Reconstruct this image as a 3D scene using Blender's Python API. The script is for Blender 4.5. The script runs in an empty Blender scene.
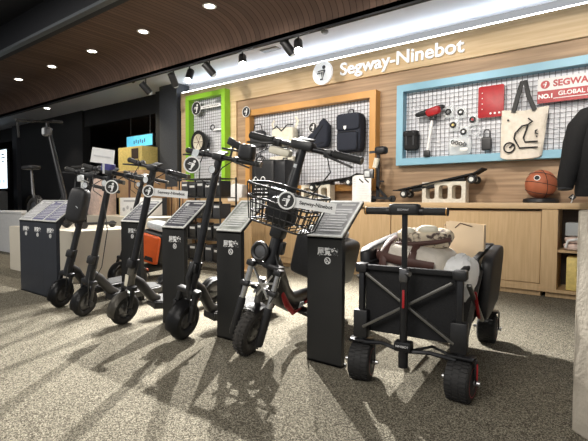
import bpy, bmesh, math, random
from mathutils import Vector, Matrix, Euler
R = math.radians; PI = math.pi
random.seed(7)
sc = bpy.context.scene
col = sc.collection

# ------------------------------------------------------------ camera, world, exposure, big lights
cam_d = bpy.data.cameras.new('camera'); cam = bpy.data.objects.new('camera', cam_d); col.objects.link(cam)
cam_d.sensor_width = 36; cam_d.lens = 441 / 588 * 36; cam_d.clip_start = 0.02; cam_d.clip_end = 200
_y, _p, _r = R(-36.86), R(2.46), R(0.2)
_F = Vector((math.sin(_y) * math.cos(_p), math.cos(_y) * math.cos(_p), -math.sin(_p)))
_R0 = Vector((math.cos(_y), -math.sin(_y), 0)); _U0 = _R0.cross(_F)
_R = _R0 * math.cos(_r) + _U0 * math.sin(_r); _U = -_R0 * math.sin(_r) + _U0 * math.cos(_r)
cam.matrix_world = Matrix(((_R.x, _U.x, -_F.x, 0), (_R.y, _U.y, -_F.y, 0), (_R.z, _U.z, -_F.z, 0.95), (0, 0, 0, 1)))
sc.camera = cam

w = bpy.data.worlds.new('world'); sc.world = w; w.use_nodes = True
w.node_tree.nodes['Background'].inputs[0].default_value = (0.93, 0.96, 1.0, 1)
w.node_tree.nodes['Background'].inputs[1].default_value = 0.22
sc.view_settings.view_transform = 'Standard'
try: sc.view_settings.look = 'None'
except Exception: pass
sc.view_settings.gamma = 1; sc.view_settings.use_curve_mapping = False
sc.view_settings.exposure = 1.03

def light(kind, name, loc, target, power, color=(1, 1, 1), size=0.05, cone=60, blend=0.3, sy=None):
    d = bpy.data.lights.new(name, kind); o = bpy.data.objects.new(name, d); col.objects.link(o)
    d.energy = power; d.color = color
    if kind == 'SPOT': d.spot_size = R(cone); d.spot_blend = blend; d.shadow_soft_size = size
    elif kind == 'AREA':
        d.size = size
        if sy: d.shape = 'RECTANGLE'; d.size_y = sy
    else: d.shadow_soft_size = size
    o.location = loc
    o.rotation_euler = (Vector(target) - Vector(loc)).to_track_quat('-Z', 'Y').to_euler()
    return o
# broad fill standing in for unseen ceiling lights over and behind the photographer
light('AREA', 'store_fill', (-1.2, -1.0, 3.4), (-1.8, 2.6, 0.4), 85, (1.0, 0.95, 0.88), 2.5)
light('AREA', 'store_fill', (-6.0, 0.2, 3.4), (-4.5, 3.0, 0.4), 60, (1.0, 0.95, 0.88), 2.5)
# unseen spots added over the walkway to brighten the wall, no track there
for lx in (-5.9, -4.6, -3.3, -2.0, -0.7, 0.6):
    light('SPOT', 'wall_fill_spot', (lx, 2.6, 3.05), (lx - 0.1, 5.4, 1.72), 84, (1.0, 0.92, 0.82), 0.03, 58, 0.7)

# cove strip on top of the wall panel, added unseen spot lighting the bay
light('AREA', 'cove_light', (-2.1, 5.42, 2.975), (-2.1, 5.25, 3.6), 6, (0.50, 0.72, 1.0), 8.8, sy=0.03)
light('SPOT', 'bay_fill_spot', (-8.3, 4.55, 3.1), (-7.9, 5.4, 1.5), 45, (1.0, 0.9, 0.72), 0.04, 90, 0.8)

# ------------------------------------------------------------ materials
def mat(name, c, rough=0.5, metal=0.0, c2=None, scale=30, stretch=(1, 1, 1), bump=0.0, emit=0, alpha=None, spec=None, detail=3, lo=0.35, hi=0.65, trans=0, bscale=None):
    m = bpy.data.materials.new(name); m.use_nodes = True; nt = m.node_tree; N = nt.nodes; L = nt.links
    b = N['Principled BSDF']; b.inputs['Roughness'].default_value = rough; b.inputs['Metallic'].default_value = metal
    b.inputs['Base Color'].default_value = (*c, 1)
    if spec is not None: b.inputs['Specular IOR Level'].default_value = spec
    if trans: b.inputs['Transmission Weight'].default_value = trans
    if alpha is not None: b.inputs['Alpha'].default_value = alpha
    tc = N.new('ShaderNodeTexCoord'); mp = N.new('ShaderNodeMapping'); mp.inputs['Scale'].default_value = stretch
    L.new(tc.outputs['Object'], mp.inputs[0])
    nz = N.new('ShaderNodeTexNoise'); nz.inputs['Scale'].default_value = scale; nz.inputs['Detail'].default_value = detail
    L.new(mp.outputs[0], nz.inputs['Vector'])
    rp = N.new('ShaderNodeValToRGB'); rp.color_ramp.elements[0].position = lo; rp.color_ramp.elements[1].position = hi
    c2 = c2 or tuple(min(1, x * 0.82) for x in c)
    rp.color_ramp.elements[0].color = (*c2, 1); rp.color_ramp.elements[1].color = (*c, 1)
    L.new(nz.outputs['Fac'], rp.inputs[0]); L.new(rp.outputs[0], b.inputs['Base Color'])
    if bump:
        bm_ = N.new('ShaderNodeBump'); bm_.inputs['Strength'].default_value = bump; bm_.inputs['Distance'].default_value = 0.01
        src = nz
        if bscale:
            src = N.new('ShaderNodeTexNoise'); src.inputs['Scale'].default_value = bscale; L.new(mp.outputs[0], src.inputs['Vector'])
        L.new(src.outputs['Fac'], bm_.inputs['Height']); L.new(bm_.outputs[0], b.inputs['Normal'])
    if emit:
        b.inputs['Emission Color'].default_value = (*c, 1); b.inputs['Emission Strength'].default_value = emit
    return m

def stripes(name, c1, c2, axis, freq, rough=0.5, width=0.5, noise=0.0, bump=0.0, gap=None):
    """boards or ribs: stripes across one axis over a grain noise"""
    m = mat(name, c1, rough, c2=c2, scale=6, stretch=(1, 1, 1)); nt = m.node_tree; N = nt.nodes; L = nt.links
    b = N['Principled BSDF']; tc = [n for n in N if n.type == 'TEX_COORD'][0]
    sep = N.new('ShaderNodeSeparateXYZ'); L.new(tc.outputs['Object'], sep.inputs[0])
    mu = N.new('ShaderNodeMath'); mu.operation = 'MULTIPLY'; mu.inputs[1].default_value = freq; L.new(sep.outputs[axis], mu.inputs[0])
    fr = N.new('ShaderNodeMath'); fr.operation = 'FRACT'; L.new(mu.outputs[0], fr.inputs[0])
    lt = N.new('ShaderNodeMath'); lt.operation = 'LESS_THAN'; lt.inputs[1].default_value = width; L.new(fr.outputs[0], lt.inputs[0])
    fl = N.new('ShaderNodeMath'); fl.operation = 'FLOOR'; L.new(mu.outputs[0], fl.inputs[0])
    wn = N.new('ShaderNodeTexWhiteNoise'); wn.noise_dimensions = '1D'; L.new(fl.outputs[0], wn.inputs['W'])
    mx = N.new('ShaderNodeMix'); mx.data_type = 'RGBA'; mx.inputs['A'].default_value = (*c1, 1); mx.inputs['B'].default_value = (*c2, 1)
    L.new(wn.outputs['Value'], mx.inputs['Factor'])
    mg = N.new('ShaderNodeMix'); mg.data_type = 'RGBA'; g = gap or tuple(x * 0.4 for x in c2)
    mg.inputs['B'].default_value = (*g, 1); L.new(mx.outputs['Result'], mg.inputs['A']); L.new(lt.outputs[0], mg.inputs['Factor'])
    L.new(mg.outputs['Result'], b.inputs['Base Color'])
    return m

M = {}
M['black'] = mat('black_paint', (0.014, 0.014, 0.016), 0.42, c2=(0.016, 0.016, 0.018), scale=40)
M['satin'] = mat('black_satin_metal', (0.020, 0.0205, 0.022), 0.32, 0.3, c2=(0.014, 0.014, 0.016), scale=25)
M['plastic'] = mat('black_plastic', (0.014, 0.014, 0.015), 0.42, c2=(0.010, 0.010, 0.011), scale=60, bump=0.05)
M['rubber'] = mat('tyre_rubber', (0.016, 0.015, 0.015), 0.7, c2=(0.015, 0.015, 0.015), scale=50, bump=0.2)
M['tread'] = mat('tread_rubber', (0.05, 0.045, 0.04), 0.8, c2=(0.03, 0.028, 0.026), scale=50, bump=0.2)
M['navy'] = mat('dark_slate_board', (0.018, 0.022, 0.031), 0.55, c2=(0.015, 0.018, 0.026), scale=8)
M['board'] = mat('black_board', (0.013, 0.013, 0.0125), 0.55, c2=(0.011, 0.011, 0.0105), scale=8)
M['steel'] = mat('brushed_steel', (0.62, 0.62, 0.62), 0.3, 0.9, scale=40, stretch=(1, 1, 8))
M['silver'] = mat('silver_frame', (0.74, 0.75, 0.72), 0.4, 0.0, scale=30)
M['brace'] = mat('grey_brace_metal', (0.20, 0.195, 0.18), 0.35, 0.7, scale=30)
M['gunmetal'] = mat('gunmetal', (0.16, 0.16, 0.165), 0.35, 0.8, scale=30)
M['white'] = mat('white_enamel', (0.86, 0.86, 0.85), 0.4, c2=(0.8, 0.8, 0.79), scale=10)
M['sign_white'] = mat('lit_sign_white', (0.9, 0.93, 0.95), 0.4, c2=(0.9, 0.93, 0.95), emit=0.15)
M['paper'] = mat('white_paper', (0.82, 0.82, 0.81), 0.7, c2=(0.76, 0.76, 0.75), scale=20)
M['ink'] = mat('black_ink', (0.02, 0.02, 0.02), 0.6)
M['print_dark'] = mat('dark_print', (0.13, 0.13, 0.15), 0.28, c2=(0.10, 0.10, 0.12), scale=12)
M['print_violet'] = mat('violet_print', (0.20, 0.20, 0.33), 0.4, c2=(0.16, 0.16, 0.27), scale=12)
M['print_glare'] = mat('glare_print', (0.66, 0.68, 0.62), 0.4, c2=(0.36, 0.38, 0.35), scale=12)  # reflection on the sign panel put into the pale colour
M['print_mid'] = mat('grey_print', (0.46, 0.46, 0.47), 0.5, c2=(0.42, 0.42, 0.43), scale=12)
M['lines'] = mat('printed_lines', (0.86, 0.86, 0.86), 0.5)
M['lines_dim'] = mat('dim_printed_lines', (0.66, 0.66, 0.67), 0.5)
M['red'] = mat('red_plastic', (0.42, 0.012, 0.018), 0.45, c2=(0.34, 0.01, 0.014), scale=20)
M['orange'] = mat('orange_plastic', (0.80, 0.13, 0.02), 0.4, c2=(0.72, 0.11, 0.02), scale=12)
M['oak'] = mat('light_oak', (0.60, 0.42, 0.23), 0.5, c2=(0.52, 0.35, 0.18), scale=9, stretch=(6, 6, 0.4), detail=6)
M['oak_h'] = mat('pale_wood_panel', (0.66, 0.50, 0.30), 0.5, c2=(0.56, 0.40, 0.22), scale=5, stretch=(0.35, 3, 7), detail=6)
M['oak_top'] = mat('oak_counter_top', (0.62, 0.44, 0.25), 0.45, c2=(0.54, 0.37, 0.20), scale=9, stretch=(0.4, 6, 6), detail=6)
M['walnut'] = mat('brown_wood_wall', (0.46, 0.31, 0.185), 0.55, c2=(0.25, 0.16, 0.09), scale=4, stretch=(0.3, 3, 7), detail=8, lo=0.3, hi=0.7)
M['blue'] = mat('sky_blue_paint', (0.24, 0.47, 0.60), 0.45, c2=(0.22, 0.44, 0.57), scale=6)
M['frame_orange'] = mat('orange_frame_paint', (0.58, 0.29, 0.075), 0.45, c2=(0.53, 0.265, 0.065), scale=6)
M['green'] = mat('lime_paint', (0.29, 0.60, 0.03), 0.45, c2=(0.27, 0.56, 0.03), scale=6)
M['backing'] = mat('pale_backing', (0.80, 0.81, 0.85), 0.7, c2=(0.74, 0.75, 0.80), scale=6)
M['wire'] = mat('black_wire', (0.03, 0.03, 0.035), 0.5)
M['ceiling'] = mat('ceiling_paint', (0.68, 0.70, 0.76), 0.8, c2=(0.66, 0.68, 0.74), scale=2)
M['dark_ceiling'] = mat('black_ceiling', (0.012, 0.013, 0.017), 0.7)
M['greydark'] = mat('charcoal_column_paint', (0.055, 0.06, 0.07), 0.6)
M['darkwall'] = mat('black_wall_paint', (0.010, 0.010, 0.011), 0.7)
M['brownwall'] = mat('dark_brown_wall', (0.07, 0.045, 0.03), 0.6, scale=3, stretch=(1, 1, 8))
M['slat'] = stripes('dark_wood_strips', (0.145, 0.095, 0.072), (0.105, 0.070, 0.055), 0, 13, 0.65, 0.10, gap=(0.045, 0.028, 0.022))
M['slat'].node_tree.nodes['Principled BSDF'].inputs['Specular IOR Level'].default_value = 0.08
M['trim'] = mat('grey_lip', (0.10, 0.11, 0.12), 0.4)
M['concrete'] = mat('weathered_concrete', (0.52, 0.47, 0.39), 0.85, c2=(0.36, 0.32, 0.26), scale=7, detail=8, bump=0.4, bscale=60)
M['block'] = mat('white_concrete', (0.72, 0.68, 0.58), 0.8, c2=(0.62, 0.58, 0.49), scale=40, bump=0.2)
M['cardboard'] = mat('cardboard', (0.42, 0.27, 0.14), 0.8, c2=(0.37, 0.23, 0.12), scale=8)
M['yellow'] = mat('yellow_panel', (0.85, 0.66, 0.22), 0.5)
M['pink'] = mat('pale_pink', (0.78, 0.60, 0.52), 0.7)
M['plinth'] = mat('cream_plinth', (0.66, 0.61, 0.51), 0.5, c2=(0.62, 0.57, 0.47), scale=2)
M['denim'] = mat('navy_fabric', (0.016, 0.020, 0.034), 0.85, c2=(0.012, 0.015, 0.026), scale=150, bump=0.15)
M['blackcloth'] = mat('black_fabric', (0.010, 0.010, 0.011), 0.85, c2=(0.007, 0.007, 0.008), scale=120, bump=0.25)
M['greycloth'] = mat('charcoal_fabric', (0.05, 0.052, 0.058), 0.8, c2=(0.035, 0.037, 0.042), scale=60, bump=0.2)
M['pad'] = mat('padded_vinyl', (0.015, 0.015, 0.017), 0.5, c2=(0.011, 0.011, 0.012), scale=80, bump=0.1)
M['canvas'] = mat('cream_canvas', (0.80, 0.73, 0.64), 0.85, c2=(0.68, 0.62, 0.52), scale=14, bump=0.3, bscale=90)
M['cream'] = mat('cream_leather', (0.74, 0.70, 0.58), 0.6, c2=(0.62, 0.58, 0.47), scale=12, bump=0.2)
M['brownstrap'] = mat('brown_strap', (0.10, 0.045, 0.035), 0.6)
M['kraft'] = mat('pale_kraft_paper', (0.72, 0.58, 0.41), 0.8, c2=(0.66, 0.52, 0.36), scale=4)
M['cloth_pattern'] = mat('printed_cloth', (0.70, 0.60, 0.45), 0.8, c2=(0.09, 0.06, 0.05), scale=26, lo=0.42, hi=0.52)
M['ball'] = mat('basketball_rubber', (0.50, 0.15, 0.07), 0.6, c2=(0.42, 0.12, 0.055), scale=10, bump=0.3, bscale=200)
M['screen_blue'] = mat('blue_screen', (0.12, 0.50, 0.68), 0.4, c2=(0.05, 0.30, 0.48), scale=3, emit=0.5)
M['screen_white'] = mat('lit_screen', (0.72, 0.88, 0.98), 0.4, emit=1.3)
M['lamp'] = mat('lamp_glow', (1, 0.97, 0.9), 0.4, c2=(1, 0.97, 0.9), emit=40)
M['lamp_soft'] = mat('downlight_glow', (1, 0.93, 0.82), 0.4, c2=(1, 0.93, 0.82), emit=9)
M['led'] = mat('led_strip', (0.95, 0.98, 1.0), 0.4, c2=(0.95, 0.98, 1.0), emit=6)
M['clear'] = mat('clear_plastic', (0.85, 0.9, 0.92), 0.08, c2=(0.85, 0.9, 0.92), alpha=0.35)
M['grip'] = mat('grip_rubber', (0.016, 0.016, 0.016), 0.7, scale=200, bump=0.4)
M['reflector'] = mat('amber_reflector', (0.55, 0.08, 0.02), 0.25)
M['lens'] = mat('lamp_lens', (0.65, 0.68, 0.70), 0.15)
M['greyplastic'] = mat('grey_plastic', (0.20, 0.20, 0.20), 0.4)
M['violet'] = mat('violet_plastic', (0.05, 0.05, 0.22), 0.5)
M['olive'] = mat('taupe_metal', (0.14, 0.13, 0.11), 0.4, 0.5)

def carpet():
    m = bpy.data.materials.new('speckled_carpet'); m.use_nodes = True; N = m.node_tree.nodes; L = m.node_tree.links
    b = N['Principled BSDF']; b.inputs['Roughness'].default_value = 0.95; b.inputs['Specular IOR Level'].default_value = 0.15
    tc = N.new('ShaderNodeTexCoord')
    n1 = N.new('ShaderNodeTexVoronoi'); n1.inputs['Scale'].default_value = 235
    L.new(tc.outputs['Object'], n1.inputs['Vector'])
    sp = N.new('ShaderNodeSeparateColor'); L.new(n1.outputs['Color'], sp.inputs[0])
    rp = N.new('ShaderNodeValToRGB'); e = rp.color_ramp.elements
    e[0].position = 0.0; e[0].color = (0.045, 0.038, 0.028, 1); e[1].position = 1.0; e[1].color = (0.37, 0.34, 0.262, 1)
    k = e.new(0.45); k.color = (0.118, 0.105, 0.080, 1)
    L.new(sp.outputs[0], rp.inputs[0])
    ck = N.new('ShaderNodeTexNoise'); ck.inputs['Scale'].default_value = 0.7; ck.inputs['Detail'].default_value = 2
    L.new(tc.outputs['Object'], ck.inputs['Vector'])
    mr = N.new('ShaderNodeMapRange'); mr.inputs['To Min'].default_value = 0.88; mr.inputs['To Max'].default_value = 1.1
    L.new(ck.outputs['Fac'], mr.inputs['Value'])
    mx = N.new('ShaderNodeMix'); mx.data_type = 'RGBA'; mx.blend_type = 'MULTIPLY'; mx.inputs['Factor'].default_value = 1
    L.new(rp.outputs[0], mx.inputs['A']); L.new(mr.outputs[0], mx.inputs['B']); L.new(mx.outputs['Result'], b.inputs['Base Color'])
    bp = N.new('ShaderNodeBump'); bp.inputs['Strength'].default_value = 0.3; bp.inputs['Distance'].default_value = 0.003
    L.new(n1.outputs['Distance'], bp.inputs['Height']); L.new(bp.outputs[0], b.inputs['Normal'])
    return m
M['carpet'] = carpet()

# ------------------------------------------------------------ mesh toolkit
def frame_of(d):
    d = Vector(d).normalized(); u = Vector((0, 0, 1)) if abs(d.z) < 0.9 else Vector((1, 0, 0))
    a = d.cross(u).normalized(); b = a.cross(d).normalized(); return a, b, d
class MB:
    def __init__(s, T=None): s.bm = bmesh.new(); s.T = T or Matrix.Identity(4)
    def v(s, p): return s.bm.verts.new(s.T @ Vector(p))
    def f(s, vs):
        try: return s.bm.faces.new(vs)
        except ValueError: return None
    def box(s, c, d, rot=None, bev=0.0, seg=2):
        c = Vector(c); q = Euler(rot).to_matrix() if rot is not None else Matrix.Identity(3)
        vs = [s.v(c + q @ Vector((d[0] / 2 * i, d[1] / 2 * j, d[2] / 2 * k))) for i in (-1, 1) for j in (-1, 1) for k in (-1, 1)]
        fs = [s.f([vs[i] for i in ix]) for ix in ((0, 1, 3, 2), (4, 6, 7, 5), (0, 4, 5, 1), (2, 3, 7, 6), (0, 2, 6, 4), (1, 5, 7, 3))]
        if bev:
            es = list({e for f in fs for e in f.edges})
            bmesh.ops.bevel(s.bm, geom=es, offset=bev, segments=seg, profile=0.5, affect='EDGES')
        return s
    def tube(s, pts, r, seg=8, closed=False, flat=None):
        pts = [Vector(p) for p in pts]; n = len(pts)
        rs = r if isinstance(r, (list, tuple)) else [r] * n
        tan = []
        for i in range(n):
            a = pts[(i - 1) % n] if (closed or i > 0) else pts[i]; b = pts[(i + 1) % n] if (closed or i < n - 1) else pts[i]
            tan.append((b - a).normalized())
        A, B, _ = frame_of(tan[0]); rings = []
        for i in range(n):
            A = (A - tan[i] * A.dot(tan[i])).normalized(); B = tan[i].cross(A).normalized()
            fx, fy = flat or (1, 1)
            rings.append([s.v(pts[i] + (A * math.cos(2 * PI * k / seg) * fx + B * math.sin(2 * PI * k / seg) * fy) * rs[i]) for k in range(seg)])
        for i in range(n if closed else n - 1):
            a, b = rings[i], rings[(i + 1) % n]
            for k in range(seg): s.f([a[k], a[(k + 1) % seg], b[(k + 1) % seg], b[k]])
        if not closed: s.f(rings[0][::-1]); s.f(rings[-1])
        return s
    def cyl(s, p, q, r, r2=None, seg=16): return s.tube([p, q], [r, r2 if r2 is not None else r], seg)
    def bar(s, p, q, wd, ht, up=None, bev=0.0):
        p, q = Vector(p), Vector(q); d = (q - p); L_ = d.length; d.normalize()
        u = Vector(up) if up else (Vector((0, 0, 1)) if abs(d.z) < 0.95 else Vector((0, 1, 0)))
        x = d.cross(u).normalized(); z = x.cross(d).normalized()
        vs = [s.v((p + q) / 2 + x * i * wd / 2 + d * j * L_ / 2 + z * k * ht / 2) for i in (-1, 1) for j in (-1, 1) for k in (-1, 1)]
        fs = [s.f([vs[i] for i in ix]) for ix in ((0, 1, 3, 2), (4, 6, 7, 5), (0, 4, 5, 1), (2, 3, 7, 6), (0, 2, 6, 4), (1, 5, 7, 3))]
        if bev: bmesh.ops.bevel(s.bm, geom=list({e for f in fs for e in f.edges}), offset=bev, segments=2, profile=0.5, affect='EDGES')
        return s
    def lathe(s, prof, c=(0, 0, 0), axis=(0, 0, 1), seg=24, cap=True, fl=1.0):
        A, B, D = frame_of(axis); c = Vector(c); rings = []
        for r, z in prof:
            rings.append([s.v(c + D * z + (A * math.cos(2 * PI * k / seg) + B * math.sin(2 * PI * k / seg) * fl) * max(r, 1e-4)) for k in range(seg)])
        for a, b in zip(rings, rings[1:]):
            for k in range(seg): s.f([a[k], a[(k + 1) % seg], b[(k + 1) % seg], b[k]])
        if cap: s.f(rings[0][::-1]); s.f(rings[-1])
        return s
    def ring(s, c, axis, Rr, r, seg=32, rs=8, flat=None):
        A, B, D = frame_of(axis); c = Vector(c)
        return s.tube([c + (A * math.cos(2 * PI * k / seg) + B * math.sin(2 * PI * k / seg)) * Rr for k in range(seg)], r, rs, True, flat)
    def prism(s, out, h, O=(0, 0, 0), X=(1, 0, 0), Y=(0, 0, 1), bev=0.0):
        """outline in the X/Y plane, thickness h along X x Y"""
        O, X, Y = Vector(O), Vector(X).normalized(), Vector(Y).normalized(); Zn = X.cross(Y)
        a = [s.v(O + X * x + Y * y - Zn * h / 2) for x, y in out]; b = [s.v(O + X * x + Y * y + Zn * h / 2) for x, y in out]
        fs = [s.f(a[::-1]), s.f(b)]; n = len(out)
        for i in range(n): fs.append(s.f([a[i], a[(i + 1) % n], b[(i + 1) % n], b[i]]))
        if bev: bmesh.ops.bevel(s.bm, geom=list({e for f in fs[:2] if f for e in f.edges}), offset=bev, segments=2, profile=0.5, affect='EDGES')
        return s
    def soft(s, c, d, e=0.35, rot=None, nu=20, nv=12, noise=0.0):
        """rounded cushion or box (superellipsoid)"""
        c = Vector(c); q = Euler(rot).to_matrix() if rot is not None else Matrix.Identity(3)
        pw = lambda t, k: math.copysign(abs(t) ** k, t)
        rows = []
        for j in range(nv + 1):
            v = -PI / 2 + PI * j / nv; row = []
            for i in range(nu):
                u = 2 * PI * i / nu
                p = Vector((d[0] / 2 * pw(math.cos(v), e) * pw(math.cos(u), e), d[1] / 2 * pw(math.cos(v), e) * pw(math.sin(u), e), d[2] / 2 * pw(math.sin(v), e)))
                if noise and 0 < j < nv: p *= 1 + noise * (math.sin(9 * p.x / d[0] + 5 * p.z / d[2]) * math.cos(7 * p.y / d[1] + 3 * p.x / d[0]))
                row.append(s.v(c + q @ p))
            rows.append(row)
        for a, b in zip(rows, rows[1:]):
            for i in range(nu): s.f([a[i], a[(i + 1) % nu], b[(i + 1) % nu], b[i]])
        bmesh.ops.remove_doubles(s.bm, verts=rows[0] + rows[-1], dist=1e-6)
        return s
    def build(s, name, m, parent=None, smooth=35, label=None):
        me = bpy.data.meshes.new(name); bmesh.ops.recalc_face_normals(s.bm, faces=s.bm.faces[:]); s.bm.to_mesh(me); s.bm.free()
        me.materials.append(M[m] if isinstance(m, str) else m)
        if smooth: me.shade_smooth(); me.set_sharp_from_angle(angle=R(smooth))
        o = bpy.data.objects.new(name, me); col.objects.link(o); o.parent = parent
        if label: o['label'] = label
        return o
def thing(name, label, cat, loc=(0, 0, 0), rot=(0, 0, 0), group=None):
    o = bpy.data.objects.new(name, None); col.objects.link(o); o.empty_display_size = 0.1
    o.location = loc; o.rotation_euler = rot; o['label'] = label; o['category'] = cat
    if group: o['group'] = group
    return o
def tag(o, label, cat, group=None, loc=None, rot=None):
    o['label'] = label; o['category'] = cat
    if group: o['group'] = group
    if loc is not None: o.location = loc
    if rot is not None: o.rotation_euler = rot
    return o
def struct(o): o['kind'] = 'structure'; return o
def dup(root, loc, rot, label, group=None):
    r = root.copy(); col.objects.link(r); r.location = loc; r.rotation_euler = rot; r['label'] = label
    if group: r['group'] = group
    for ch in list(root.children):
        c = ch.copy(); col.objects.link(c); c.parent = r
        for g in ch.children:
            d = g.copy(); col.objects.link(d); d.parent = c
    return r
def text(name, body, size, m, parent, loc, X=(1, 0, 0), Y=(0, 0, 1), depth=0.002, bold=0.0, fit=None, align='CENTER'):
    """letters as a mesh lying in the plane X (reading direction), Y (up)"""
    cu = bpy.data.curves.new(name, 'FONT'); cu.body = body; cu.size = size; cu.extrude = depth; cu.offset = bold
    cu.align_x = align; cu.align_y = 'CENTER'
    t = bpy.data.objects.new(name, cu); col.objects.link(t); bpy.context.view_layer.update()
    me = bpy.data.meshes.new_from_object(t.evaluated_get(bpy.context.evaluated_depsgraph_get()))
    bpy.data.objects.remove(t); bpy.data.curves.remove(cu)
    X, Y = Vector(X).normalized(), Vector(Y).normalized(); Zn = X.cross(Y)
    xs = [v.co.x for v in me.vertices]; k = 1.0
    if fit and xs: k = fit / (max(xs) - min(xs))
    mw = Matrix((( X.x, Y.x, Zn.x, loc[0]), (X.y, Y.y, Zn.y, loc[1]), (X.z, Y.z, Zn.z, loc[2]), (0, 0, 0, 1)))
    me.transform(mw @ Matrix.Diagonal((k, 1, 1, 1))); me.materials.clear(); me.materials.append(M[m]); me.name = name
    o = bpy.data.objects.new(name, me); col.objects.link(o); o.parent = parent
    return o
def rrect(w_, h_, r, n=5):
    o = []
    for cx, cy, a0 in ((w_ / 2 - r, h_ / 2 - r, 0), (-w_ / 2 + r, h_ / 2 - r, 90), (-w_ / 2 + r, -h_ / 2 + r, 180), (w_ / 2 - r, -h_ / 2 + r, 270)):
        for k in range(n + 1): o.append((cx + r * math.cos(R(a0 + 90 * k / n)), cy + r * math.sin(R(a0 + 90 * k / n))))
    return o
def circ(r, n=28, cx=0, cy=0): return [(cx + r * math.cos(2 * PI * k / n), cy + r * math.sin(2 * PI * k / n)) for k in range(n)]

def rider_mark(mb, O, X, Y, s, h):
    """the round rider emblem: head, swept body and speed lines (s = radius of the disc)"""
    mb.prism(circ(0.17 * s, 14, 0.20 * s, 0.48 * s), h, O, X, Y)
    mb.prism([(-0.42 * s, 0.22 * s), (0.30 * s, 0.26 * s), (0.36 * s, 0.14 * s), (0.12 * s, -0.42 * s), (0.10 * s, -0.66 * s), (-0.22 * s, -0.66 * s), (-0.20 * s, -0.54 * s), (-0.02 * s, -0.50 * s), (-0.08 * s, -0.02 * s), (-0.04 * s, 0.12 * s), (-0.46 * s, 0.12 * s)], h, O, X, Y)
    mb.prism([(-0.56 * s, 0.02 * s), (-0.16 * s, 0.04 * s), (-0.16 * s, -0.06 * s), (-0.52 * s, -0.07 * s)], h, O, X, Y)

# ------------------------------------------------------------ structure
WY = 5.4   # main back wall plane
def slab(name, x0, x1, y0, y1, z0, z1, m, bev=0):
    return struct(MB().box(((x0 + x1) / 2, (y0 + y1) / 2, (z0 + z1) / 2), (x1 - x0, y1 - y0, z1 - z0), bev=bev).build(name, m, smooth=None))
slab('floor', -24, 4, -3, 12, -0.05, 0, 'carpet')
# wall with brown boards, pale wood band on top and pale wood bay on the left
slab('wall_back', -6.66, 2.6, 5.40, 5.55, 0, 2.62, 'walnut')
slab('wall_upper', -6.66, 2.6, 5.36, 5.55, 2.62, 2.945, 'oak_h')
slab('wall_pale_bay', -6.66, -5.24, 5.37, 5.40, 0, 2.62, 'oak_h')
slab('trim_1', -6.62, 2.6, 5.365, 5.40, 2.945, 2.962, 'led')
slab('ceiling', -24, 4, 4.34, 5.62, 3.14, 3.2, 'ceiling')
slab('ceiling_black', -24, 4, -3, 3.0, 3.75, 3.85, 'dark_ceiling')
slab('trim_2', -24, 4, 2.94, 3.02, 3.27, 3.75, 'dark_ceiling')
slab('trim_3', -24, 4, 2.86, 2.94, 3.27, 3.31, 'trim')
slab('trim_4', -24, 4, 1.9, 2.0, 3.45, 3.75, 'dark_ceiling')
# curved strip-wood soffit: flat, then bending down to the lip
def soffit():
    prof = [(3.02, 3.30), (3.5, 3.30), (3.8, 3.30)]
    for k in range(1, 13):
        a = R(90 * k / 12); prof.append((3.8 + 0.50 * math.sin(a), 3.30 - 0.30 * (1 - math.cos(a))))
    prof.append((4.30, 2.95))
    mb = MB(); rows = []
    xs = [-24 + i * 0.5 for i in range(57)]
    for (y, z) in prof: rows.append([mb.v((x, y, z)) for x in xs])
    for a, b in zip(rows, rows[1:]):
        for i in range(len(xs) - 1): mb.f([a[i], a[i + 1], b[i + 1], b[i]])
    o = mb.build('ceiling_soffit', 'slat', smooth=60)
    return struct(o)
soffit()
slab('trim_5', -24, 4, 4.30, 4.345, 2.93, 3.2, 'dark_ceiling')
# columns and the dark bays at the left
slab('wall_column', -7.22, -6.70, 5.30, 5.6, 0, 3.14, 'greydark')
slab('wall_column_side', -7.62, -7.24, 5.5, 5.7, 0, 3.14, 'darkwall')
slab('wall_black', -14.1, -10.6, 5.55, 5.75, 0, 3.14, 'darkwall')
slab('trim_6', -24, -7.2, 5.6, 5.75, 2.75, 3.14, 'darkwall')
slab('ceiling_back_room', -24, -6, 5.75, 9.2, 2.95, 3.0, 'brownwall')
slab('wall_back_room', -24, -6, 9.2, 9.3, 0, 3.2, 'darkwall')
slab('wall_left', -24.1, -24, -3, 9.3, 0, 3.85, 'darkwall')
slab('wall_back_room_right', -6.72, -6.66, 5.6, 9.2, 0, 3.0, 'darkwall')
slab('wall_brown_strip', -12.3, -11.7, 7.6, 7.75, 0, 2.95, 'brownwall')
slab('trim_7', -14.55, -14.25, 5.5, 5.75, 0, 3.14, 'greydark')

# ------------------------------------------------------------ ceiling fittings
def downlight(x, y, z, label, power=0):
    t = thing('downlight', label, 'ceiling light', (x, y, z), group='recessed downlights')
    MB().lathe([(0.075, 0.0), (0.085, -0.004), (0.085, -0.008), (0.062, -0.010), (0.060, 0.0)], seg=28, cap=False).build('trim_ring', 'silver', t)
    MB().lathe([(0.0001, -0.004), (0.06, -0.004), (0.06, -0.0035), (0.0001, -0.003)], seg=24, cap=False).build('lamp', 'lamp_soft', t)
    if power: light('SPOT', 'downlight_lamp', (x, y, z - 0.03), (x, y, 0), power, (1.0, 0.90, 0.78), 0.05, 80, 0.5)
for x, lb in ((-9.45, 'recessed downlight in the dark wood soffit, farthest to the left'), (-8.08, 'recessed downlight in the dark wood soffit, second from the far left'),
              (-6.75, 'recessed downlight in the dark wood soffit, middle of the five'), (-5.4, 'recessed downlight in the dark wood soffit, second nearest the camera'),
              (-4.06, 'recessed downlight in the dark wood soffit, nearest the top edge of the photo')):
    downlight(x, 3.71, 3.297, lb, 45)
downlight(-11.0, 4.92, 3.138, 'small downlight glowing in the white ceiling strip at the left', 20)
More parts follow.
